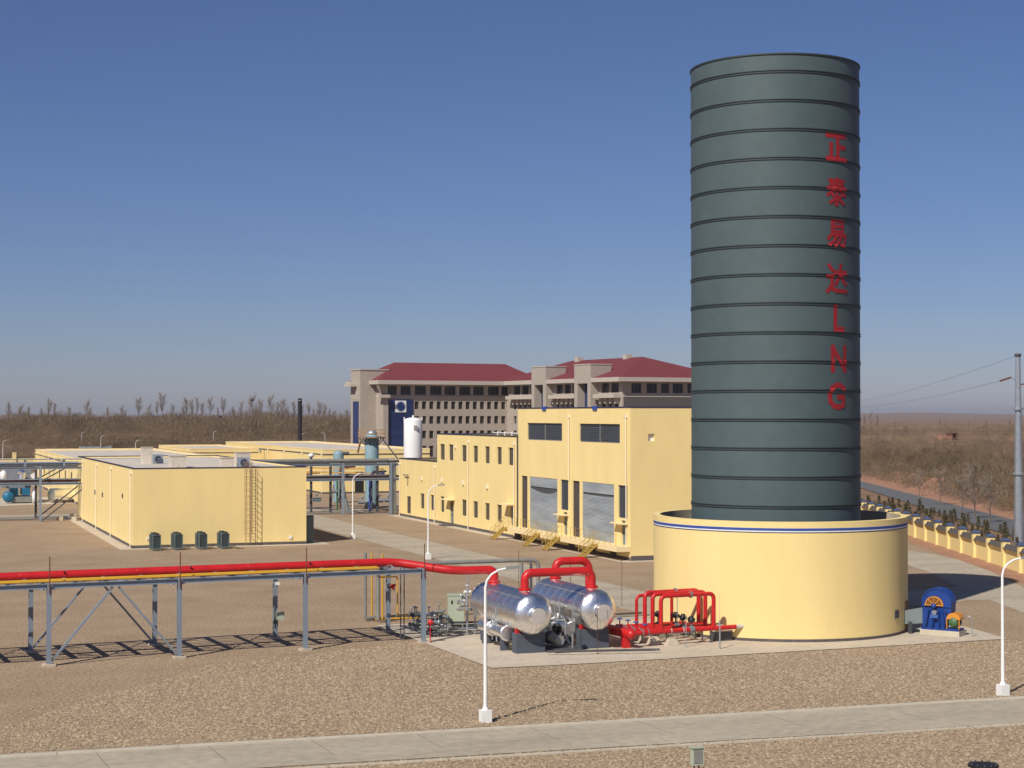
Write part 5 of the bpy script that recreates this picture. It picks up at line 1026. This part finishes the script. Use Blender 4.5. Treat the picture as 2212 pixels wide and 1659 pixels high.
for z in (.62, 1.50): V += [(*q0, z), (*q1, z), (*(q1 + cdir * L_), z - (.12 if z < 1 else .25)), (*(q0 + cdir * L_), z - (.12 if z < 1 else .25))]
m.add(V, [(3, 2, 1, 0), (4, 5, 6, 7), (0, 1, 5, 4), (1, 2, 6, 5), (2, 3, 7, 6), (3, 0, 4, 7)]); m.build('body', DUCT, dc)
m = MB(); m.box(q0[0] - .7, q0[0] - .55, q0[1] + .2, q0[1] + .4, .031, .7); m.build('leg', DSTL, dc)

# ------------------------------------------------------------------ right boundary wall
bw = thing('boundary_wall', 'yellow boundary wall with blue capped pillars and dark tiled coping on the right', 'wall', (*RW(20), 0))
PITCH = 4.87; mes = {}
for i in range(-9, 13):
    s = .58 + i * PITCH; p = RW(s)
    if not mes:
        m = MB(); m.obox((0, 0), RW_U, -.3, .3, -.3, .3, 0, 2.15); o = m.build('pillar', YEL, bw); o.matrix_parent_inverse = root_mat(bw).inverted()
        m = MB(); m.obox((0, 0), RW_U, -.38, .38, -.38, .38, 2.15, 2.24); 
        V = [(-.36, -.36), (.36, -.36), (.36, .36), (-.36, .36)]; n_ = (-RW_U[1], RW_U[0]); tr = lambda a, b, z: (RW_U[0] * a + n_[0] * b, RW_U[1] * a + n_[1] * b, z)
        m.add([tr(a, b, 2.24) for a, b in V] + [tr(a * .3, b * .3, 2.40) for a, b in V], [(4, 5, 6, 7), (0, 1, 5, 4), (1, 2, 6, 5), (2, 3, 7, 6), (3, 0, 4, 7)]); c = m.build('cap', CAPB, o)
        m = MB(); m.obox((0, 0), RW_U, .3, PITCH - .3, -.1, .1, 0, 1.6); pnl = m.build('wall_panel', YEL, bw)
        m = MB(); sec = [(-.32, 1.58), (.32, 1.58), (.2, 1.72), (.0, 1.98), (-.2, 1.72)]; V = [tr(a, b, z) for a in (.3, PITCH - .3) for b, z in sec]; m.add(V, [tuple(range(5)), tuple(reversed(range(5, 10)))] + [(j, (j + 1) % 5, (j + 1) % 5 + 5, j + 5) for j in range(5)]); cop = m.build('tile_coping', CPTILE, pnl)
        mes = dict(o=o, c=c, p=pnl, k=cop); P_ = [o, c, pnl, cop]
    else:
        o = mes['o'].copy(); COL.objects.link(o); o.parent = bw; o.matrix_parent_inverse = mes['o'].matrix_parent_inverse.copy(); c = mes['c'].copy(); COL.objects.link(c); c.parent = o
        pnl = mes['p'].copy(); COL.objects.link(pnl); pnl.parent = bw; pnl.matrix_parent_inverse = mes['p'].matrix_parent_inverse.copy(); cop = mes['k'].copy(); COL.objects.link(cop); cop.parent = pnl
    o.location = (p[0], p[1], 0); pnl.location = (p[0], p[1], 0)
# ------------------------------------------------------------------ lamps
def lamp(base, label, hh=6.3, side=1, blk=True, armd=None, group='white yard lamp posts'):
    x, y, z = base; t = thing('lamp_post', label, 'lamp post', (x, y, z), group); d = Vector((*(armd if armd is not None else RT[:2] * side), 0))
    pts = [Vector((x, y, z + .4))] + [Vector((x, y, z + hh * f)) for f in (.3, .6, .86)]
    rads = [.085, .078, .068, .055]
    for f in (.25, .5, .75, 1.0):
        a = f * pi / 2 * .95; pts.append(Vector((x, y, z + hh * .86)) + d * (.95 * (1 - cos(a))) + Vector((0, 0, .78 * sin(a)))); rads.append(.05 - .012 * f)
    m = MB(); m.tube(pts, rads, 10); m.build('pole', WHT, t)
    e = pts[-1]; m = MB(); m.beam(e - d * .05, e + d * .55 + Vector((0, 0, .06)), .2, .11); m.build('lamp_head', LAG, t)
    if blk: m = MB(); m.box(x - .21, x + .21, y - .21, y + .21, z - .02, z + .5); m.build('base_block', WHT, t); m = MB(); m.lathe((x, y, z + .5), [(.14, 0), (.14, .03), (.09, .12)], 12); m.build('collar', WHT, t)
    return t
lamp((22.93, 65.95, 0), 'nearest white lamp post, in front of the first vessel', 6.35)
lamp((46.69, 64.25, 0), 'white lamp post at the right edge in front of the boundary wall', 6.2)
lamp((44.0, 167.1, 0), 'white lamp post on the near side of the central road by the workshop', 6.75)
lamp((44.0, 141.6, 0), 'white lamp post behind the red pipe in front of the process hall', 6.5)
ll = ['white lamp post at the far left edge behind the pipe rack', 'leftmost of three small lamp posts behind the left buildings', 'middle of three small lamp posts behind the left buildings', 'right of three small lamp posts behind the left buildings, nearest the roof curb', 'small pale lamp post between the two far roofs', 'tiny white lamp post right beside the black chimney', 'tiny lamp post with its arm to the left beyond the boiler house roof']
for (px, yt, sd), lab in zip(((6.3, 950, 1), (176, 933.8, 1), (218, 939.6, 1), (293, 950, 1), (460.8, 932.6, 1), (652, 935.8, 1), (702, 934.8, -1)), ll):
    g = G(px, yt, 6.4); lamp((g[0], g[1], float(height(g[0], g[1])) if g[1] > 400 else 0), lab, 6.4 - (float(height(g[0], g[1])) if g[1] > 400 else 0), sd, blk=False, group='small distant lamp posts')
# small boxes in the near foreground
g_ = G(1506, 1634, 1.03); g = (float(g_[0]) - .14, float(g_[1]), 0); t = thing('post_box', 'small pale green junction box on two legs at the bottom edge', 'junction box', g); MB().box(g[0] - .06, g[0] + .34, g[1] - .1, g[1] + .12, .75, 1.32).build('box', CAB, t); MB().box(g[0] - .1, g[0] + .38, g[1] - .14, g[1] + .16, 1.32, 1.36).build('lid', CAB, t); MB().box(g[0] - .02, g[0] + .28, g[1] - .115, g[1] - .103, .82, 1.25).build('door', LAG, t)
for a in (.02, .2): MB().tube([(g[0] + a, g[1], 0), (g[0] + a, g[1], .76)], .025, 6).build('leg', BLK, t)
g = G(2124, 1651, .5); t = thing('flanged_drum', 'black bolted flange drum at the bottom right edge', 'drum', (g[0], g[1], 0)); MB().lathe((g[0], g[1], 0), [(.4, 0), (.4, .42), (.52, .42), (.52, .5), (0, .5)], 32, smooth=False).build('body', BLK, t)
for k_ in range(12): a = k_ * pi / 6; MB().tube([(g[0] + .46 * cos(a), g[1] + .46 * sin(a), .5), (g[0] + .46 * cos(a), g[1] + .46 * sin(a), .56)], .03, 6).build('bolt', DSTL, t)
# steel power pole
pb = G(2201, 1186); pp = thing('power_pole', 'tall faceted steel power pole at the right edge behind the boundary wall', 'power pole', pb)
zt = 12.5 + (895 - 765) * float(np.dot(pb - CC, FW)) / FPX; fl = [0, 7.0, 13.0, zt]
for i in range(3):
    m = MB(); z0_, z1_ = fl[i], fl[i + 1]; r0 = .48 - .26 * z0_ / zt; r1 = .48 - .26 * z1_ / zt; m.tube([(pb[0], pb[1], z0_), (pb[0], pb[1], z1_)], [r0, r1], 12, smooth=False); m.build('pole_section', GALV, pp)
    if i: m = MB(); m.lathe((pb[0], pb[1], z0_), [(r0, -.1), (r0 + .16, -.1), (r0 + .16, .1), (r0, .1)], 16, smooth=False); m.build('flange', GALV, pp)
m = MB(); m.beam((pb[0] - .1, pb[1], zt - 2.9), (pb[0] + 1.8, pb[1] - .6, zt - 2.5), .12); m.build('cross_arm', RUST, pp)
ia = PL(2160, 823, pb, RT[:2]); ib = PL(2184, 815, pb, RT[:2]); m = MB(); m.tube([ia, ib], .09, 8); m.build('insulator', RUST, pp); m = MB(); m.tube([ib, (pb[0], pb[1], zt - 2.6)], .02, 5); m.build('stay', DSTL, pp)
m = MB(); m.lathe((pb[0], pb[1], zt - .2), [(.24, 0), (.3, 0), (.3, .25), (.0, .3)], 10); m.build('cap', DSTL, pp)
for i, (a, tgt) in enumerate(((ia, (1859, 934)), ((pb[0], pb[1], zt - .1), (1859, 866)))):
    far = CC + ray(tgt[0], tgt[1]) / FPX * 330; A3 = Vector(tuple(map(float, a))); B3 = Vector((float(far[0]), float(far[1]), float(far[2]) if i else float(far[2]) + 5)); m = MB()
    m.tube([A3.lerp(B3, f_) - Vector((0, 0, 4 * .5 * f_ * (1 - f_))) for f_ in np.linspace(0, 1, 14)], .014, 4); tag(m.build('power_line', DSTL), ['lower power line running left from the pole insulator', 'upper power line running left from the pole top'][i], 'cable', 'power lines')
# triangular road sign and far brick hut
g = G(2010, 1200); sg = PL(2012, 1177, (118.5, 183.0), RT[:2]); t = thing('road_sign', 'small grey roadside marker board among the young pines', 'road sign', (sg[0], sg[1], 0)); MB().tube([(sg[0], sg[1], 0), (sg[0], sg[1], sg[2] + .3)], .05, 6).build('post', GALV, t); MB().hexa([(sg[0] - .55, sg[1], sg[2] - .35), (sg[0] + .55, sg[1] - .2, sg[2] - .35), (sg[0] + .55, sg[1] - .14, sg[2] - .35), (sg[0] - .55, sg[1] + .06, sg[2] - .35), (sg[0] - .08, sg[1], sg[2] + .5), (sg[0] + .08, sg[1] - .05, sg[2] + .5), (sg[0] + .08, sg[1], sg[2] + .5), (sg[0] - .08, sg[1] + .05, sg[2] + .5)]).build('board', GALV, t)
hd_ = next(v for v in range(300, 900, 3) if (CC + ray(2046, 951) / FPX * v)[2] < float(height(*(CC + ray(2046, 951) / FPX * v)[:2]))); hg = CC + ray(2046, 951) / FPX * hd_; hz = float(height(hg[0], hg[1])); t = thing('ruined_hut', 'small roofless red brick hut in the scrub on the far right', 'hut', (hg[0], hg[1], hz)); q_ = hd_ / 760 * .9; MB().box(hg[0] - 4 * q_, hg[0] + 1.2 * q_, hg[1] - 2, hg[1] + 2, hz - .3, hz + 2.0 * q_).build('wall', VERGE, t)
m = MB(); m.box(hg[0] + 1.2 * q_, hg[0] + 1.7 * q_, hg[1] - 2, hg[1] + 2, hz - .3, hz + 3.2 * q_); m.box(hg[0] + 3.6 * q_, hg[0] + 4.1 * q_, hg[1] - 2, hg[1] + 2, hz - .3, hz + 3.2 * q_); m.box(hg[0] + 1.1 * q_, hg[0] + 4.2 * q_, hg[1] - 2, hg[1] + 2, hz + 3.2 * q_, hz + 3.6 * q_); m.build('doorway', RUST, t)

# ------------------------------------------------------------------ vegetation
def tri_mesh(V, n, mt, name):
    me = bpy.data.meshes.new(name); me.vertices.add(n * 3); me.vertices.foreach_set('co', V.reshape(-1)); me.loops.add(n * 3); me.loops.foreach_set('vertex_index', np.arange(n * 3)); me.polygons.add(n); me.polygons.foreach_set('loop_start', np.arange(n) * 3); me.update(calc_edges=True); me.materials.append(mt); return me
def twigs(cent, R, H, per, wd):
    """cent (n,3) bush centres, R radii, H heights -> slender triangles filling each bush"""
    n = len(cent); N = n * per; c = np.repeat(cent, per, 0); r = np.repeat(R, per); h = np.repeat(H, per)
    th = RNG.uniform(0, 2 * pi, N); q = np.sqrt(RNG.uniform(0, 1, N)); zz = RNG.uniform(0.0, 1, N) ** .8; prof = np.sqrt(np.clip(1 - (zz * 1.0 - .35) ** 2 / .43, .03, 1))
    p = c + np.stack([np.cos(th) * q * r * prof, np.sin(th) * q * r * prof, zz * h * .85], -1)
    d = np.stack([np.cos(th) * q * .7, np.sin(th) * q * .7, np.full(N, 1.0)], -1) + RNG.normal(0, .35, (N, 3)); d /= np.linalg.norm(d, axis=1)[:, None]
    L = (h * RNG.uniform(.16, .36, N))[:, None]; s = RNG.normal(0, 1, (N, 3)); s -= d * (s * d).sum(1)[:, None]; s /= np.linalg.norm(s, axis=1)[:, None]; ww = (wd * h * RNG.uniform(.5, 1.5, N))[:, None]
    return np.stack([p - s * ww, p + s * ww, p + d * L], 1)
def scatter(n, u0, u1, v0, v1, power=2.0, keep=None):
    f = RNG.uniform(0, 1, n); v = 1 / (1 / v0 + f * (1 / v1 - 1 / v0)) if power else v0 + f * (v1 - v0); px = RNG.uniform(u0, u1, n); u = (px - 1106) / FPX * v
    x = u * cos(YAW) + v * sin(YAW); y = -u * sin(YAW) + v * cos(YAW); z = height(x, y); P = np.stack([x, y, z], -1); return P if keep is None else P[keep(x, y)]
def outside(x, y): return ((x - RW_P[0]) * -RW_U[1] + (y - RW_P[1]) * RW_U[0]) * 1.0
def side(x, y, P, Q): return (Q[0] - P[0]) * (y - P[1]) - (Q[1] - P[1]) * (x - P[0])
# left scrub
C1 = scatter(7000, -120, 1000, 478, 1000); n1 = len(C1); cl = .55 + .6 * np.clip(.5 + .8 * np.sin(C1[:, 0] * .043 + 1) * np.sin(C1[:, 1] * .031) + .35 * np.sin(C1[:, 0] * .11), 0, 1.2); dv = C1[:, 0] * sin(YAW) + C1[:, 1] * cos(YAW); cl = cl * (.62 + .48 * sstep(540, 680, dv)) * 1.12; V1 = twigs(C1, RNG.uniform(2.0, 4.8, n1) * cl, RNG.uniform(1.8, 5.4, n1) * cl, 120, .0085)
C1b = scatter(1500, 900, 2300, 520, 1100); V1b = twigs(C1b, RNG.uniform(1.3, 3.0, len(C1b)), RNG.uniform(1.2, 3.2, len(C1b)), 70, .012)
V = np.concatenate([V1, V1b]); o = link('scrub', tri_mesh(V, len(V), TWIG, 'scrub'), kind='stuff'); tag(o, 'mass of leafless brown scrub covering the ground beyond the far wall', 'scrub')
# right scrub beyond the asphalt road
kr = lambda x, y: side(x, y, (127.5, 170.2), (173.5, 278)) < -60
C2 = scatter(5000, 1800, 2420, 178, 900, keep=kr); d2 = np.hypot(C2[:, 0], C2[:, 1]); n2 = len(C2)
V2 = twigs(C2, RNG.uniform(1.0, 2.6, n2), RNG.uniform(.9, 3.2, n2), 110, .009)
n3 = 520; ln = RNG.uniform(-.3, 2.2, n3); C3 = np.stack([137.5 + ln * 43 + RNG.uniform(0, 26, n3), 168 + ln * 100 + RNG.uniform(-6, 4, n3), np.zeros(n3)], -1); C3[:, 2] = height(C3[:, 0], C3[:, 1]); V3 = twigs(C3, RNG.uniform(1.2, 3.0, n3), RNG.uniform(1.8, 4.6, n3), 360, .005)
V = np.concatenate([V2, V3]); o = link('scrub', tri_mesh(V, len(V), TWIG, 'scrub'), kind='stuff'); tag(o, 'leafless brown bushes on the rough ground beyond the asphalt road', 'scrub')
# bare trees
def tree_meshes(seed, h, spread, ntw, slim):
    r = np.random.default_rng(seed); m = MB(); m.tube([(0, 0, 0), (r.normal(0, .1), 0, h * .4), (r.normal(0, .15), r.normal(0, .15), h * .95)], [h * .016, h * .011, h * .003], 6)
    tips = []
    for i in range(12):
        z = h * ((.33 if slim else .22) + (.045 if slim else .055) * i + .02 * r.random()); a = r.uniform(0, 2 * pi); L = spread * (1 - .55 * i / 12) * r.uniform(.7, 1.1); e = (L * cos(a), L * sin(a), z + L * (2.1 if slim else .8)); m.tube([(0, 0, z), (e[0] * .5, e[1] * .5, z + (e[2] - z) * .4), e], [h * .006, h * .004, h * .0015], 4); tips.append(((0, 0, z), e))
    N = ntw; k_ = r.integers(0, 12, N); f = r.uniform(.25, 1.1, N); A0 = np.array([t_[0] for t_ in tips])[k_]; B0 = np.array([t_[1] for t_ in tips])[k_]
    p = A0 + (B0 - A0) * f[:, None] + r.normal(0, spread * .16, (N, 3)); d = (B0 - A0); d /= np.linalg.norm(d, axis=1)[:, None]; d = d + r.normal(0, .4, (N, 3)) + (0, 0, .6); d /= np.linalg.norm(d, axis=1)[:, None]; s = r.normal(0, 1, (N, 3)); s -= d * (s * d).sum(1)[:, None]; s /= np.linalg.norm(s, axis=1)[:, None]
    V = np.stack([p - s * (.0018 if slim else .003) * h, p + s * (.0018 if slim else .003) * h, p + d * (r.uniform(.05, .11, N) * h)[:, None]], 1)
    tm = bpy.data.meshes.new('trunk'); tm.from_pydata(m.v, [], m.f); tm.materials.append(BARK); return tm, tri_mesh(V, N, TWIG2, 'crown')
TM = [tree_meshes(1, 10, 1.3, 900, True), tree_meshes(2, 10, 1.7, 1000, True), tree_meshes(3, 10, 1.0, 700, True), tree_meshes(4, 7, 2.2, 700, False)]
def place_tree(P, sc, k_, label, grp, sx=1.0):
    t = thing('bare_tree', label, 'tree', P, grp); t.rotation_euler = (0, 0, random.random() * 6.28); t.scale = (sc * sx, sc * sx, sc)
    for nm, me in zip(('trunk', 'crown'), TM[k_]):
        o = bpy.data.objects.new(nm, me); COL.objects.link(o); o.parent = t
    return t
def ordw(n):
    o = 'first second third fourth fifth sixth seventh eighth ninth tenth eleventh twelfth thirteenth fourteenth fifteenth sixteenth seventeenth eighteenth nineteenth twentieth'.split()
    return o[n - 1] if n <= 20 else {2: 'twenty', 3: 'thirty', 4: 'forty'}[n // 10] + ('-' + o[n % 10 - 1] if n % 10 else 'th')
tl = ['slender leafless poplar in the hazy row above the left scrub', 'broad leafless poplar in the hazy row above the left scrub', 'thin leafless poplar in the hazy row above the left scrub']
xsT = sorted([18, 45, 62, 118, 150, 188, 195, 265, 272, 300, 322, 340, 350, 372, 395, 402, 425, 437, 455, 470, 482, 505, 522, 545, 555, 562, 585, 612, 622, 635, 652, 668, 690, 700, 722, 735, 750, 90, 105, 232, 415, 530, 600, 677, 712])
hiT = {350: 1.28, 300: 1.1, 545: 1.2, 585: 1.15, 612: 1.12, 635: 1.05, 402: 1.05, 425: 1.05, 522: 1.0, 18: .9, 188: .95}
for i, px in enumerate(xsT):
    v = 780 + random.random() * 160; P = scatter(1, px, px + .01, v, v + .1)[0]; k_ = (i * 7) % 3; sc = (hiT.get(px, .62 + random.random() * .4)) * 1.32
    place_tree(P, sc, k_, f"{['slender', 'broad crowned', 'thin stemmed'][k_]} leafless poplar, {ordw(i + 1)} from the left on the left skyline", 'leafless poplars along the hazy left skyline')
for i, px in enumerate((1866, 1880, 1895, 1934, 2030, 2092, 2130, 2180)):
    v = 820 + random.random() * 60; P = scatter(1, px, px + .01, v, v + .1)[0]; place_tree(P, .6 + .35 * (i < 3), i % 3, f'leafless tree, {ordw(i + 1)} from the left on the skyline right of the tower', 'leafless trees on the right skyline')
for i, (px, v, sc) in enumerate(((2030, 236, .75), (2105, 205, .95), (2138, 197, .85), (1985, 262, .6), (2078, 215, .7))):
    P = scatter(1, px, px + .01, v, v + .1)[0]; place_tree(P, sc, 3, ['bare roadside tree left of the pair, behind the road bank', 'pale stemmed bare tree beyond the road, near the steel pole', 'dark stemmed bare tree closest to the steel pole', 'farthest small bare tree beside the asphalt road', 'small bare tree in the gap of the road bank'][i], 'bare trees beyond the asphalt road')
# nests in the poplars
for px, y, lab in ((545, 864, 'dark bird nest high in a tall poplar'), (476, 900, 'dark bird nest low in the poplar row')):
    p = CC + ray(px, y) / FPX * 800; tag(MB().lathe(p, [(0, -.6), (.6, -.35), (.8, .1), (.4, .55), (0, .6)], 10).build('bird_nest', BLK), lab, 'nest')
# young pines between the wall and the road
def pine(seed):
    r = np.random.default_rng(seed); N = 210; z = r.uniform(.08, 1, N) ** 1.2; a = r.uniform(0, 2 * pi, N); rad = .48 * (1 - z * .85) * r.uniform(.3, 1, N); p = np.stack([rad * np.cos(a), rad * np.sin(a), z * 1.45], -1); d = np.stack([np.cos(a), np.sin(a), np.full(N, .9)], -1) + r.normal(0, .3, (N, 3)); d /= np.linalg.norm(d, axis=1)[:, None]; s = r.normal(0, 1, (N, 3)); s -= d * (s * d).sum(1)[:, None]; s /= np.linalg.norm(s, axis=1)[:, None]
    cr = tri_mesh(np.stack([p - s * .05, p + s * .05, p + d * .26], 1), N, PINE, 'crown'); m = MB(); m.tube([(0, 0, 0), (0, 0, 1.3)], [.04, .012], 5); tm = bpy.data.meshes.new('trunk'); tm.from_pydata(m.v, [], m.f); tm.materials.append(BARK); return tm, cr
PM = [pine(11), pine(12), pine(13)]; pc_ = 0
for i in range(-9, 24):
    for j in range(5):
        s = 42 - i * 4.4 + random.uniform(-.8, .8); o_ = 2.4 + j * 1.9 + random.uniform(-.4, .4); b = RW(s, o_ )
        if s < -75 or random.random() < .12: continue
        t = thing('young_pine', 'young dark green pine planted between the boundary wall and the road', 'young pine', (*b, 0), 'young pines in rows behind the right wall'); t.rotation_euler = (0, 0, random.random() * 6.28); q = random.uniform(.5, 1.0); t.scale = (q, q, q * random.uniform(.9, 1.3))
        for nm, me in zip(('trunk', 'crown'), PM[pc_ % 3]): o = bpy.data.objects.new(nm, me); COL.objects.link(o); o.parent = t
        pc_ += 1
# reddish bank beyond the road
m = MB(); nb = 40; V = []
for i in range(nb + 1):
    f_ = -.2 + 1.35 * i / nb; bx, by = 127.9 + f_ * 46, 170.5 + f_ * 107.5; hh = max(.0, 1.1 + 1.3 * sin(i * 1.9) * sin(i * .53)) * (1 if f_ < 1.1 else .3)
    for o_, zz in ((0, .0), (2.0, .25 * hh), (4.2, .9 * hh), (6.5, hh * .8), (9.5, .0)): V.append((bx + o_ * .92 + .3 * sin(i * 2.3 + o_), by - o_ * .39, zz - .03 + .1 * sin(i * 3.1 + o_ * 2)))
m.add(V, [(i * 5 + k_, i * 5 + k_ + 1, i * 5 + k_ + 6, i * 5 + k_ + 5) for i in range(nb) for k_ in range(4)], True); struct('earth_bank', m, VERGE)
# ------------------------------------------------------------------ haze
hz_ = MB(); hz_.box(-13800, 13800, -13800, 13800, -9, 62); HM = bpy.data.materials.new('air_haze'); HM.use_nodes = True; ht = HM.node_tree; ht.nodes.clear(); hv = ht.nodes.new('ShaderNodeVolumePrincipled'); ho = ht.nodes.new('ShaderNodeOutputMaterial')
hv.inputs['Color'].default_value = (.84, .83, .92, 1); hv.inputs['Density'].default_value = .00008; hv.inputs['Anisotropy'].default_value = .2; ht.links.new(hv.outputs[0], ho.inputs['Volume'])
hz_.build('haze', HM, kind='stuff')
print('objects', len(bpy.data.objects))
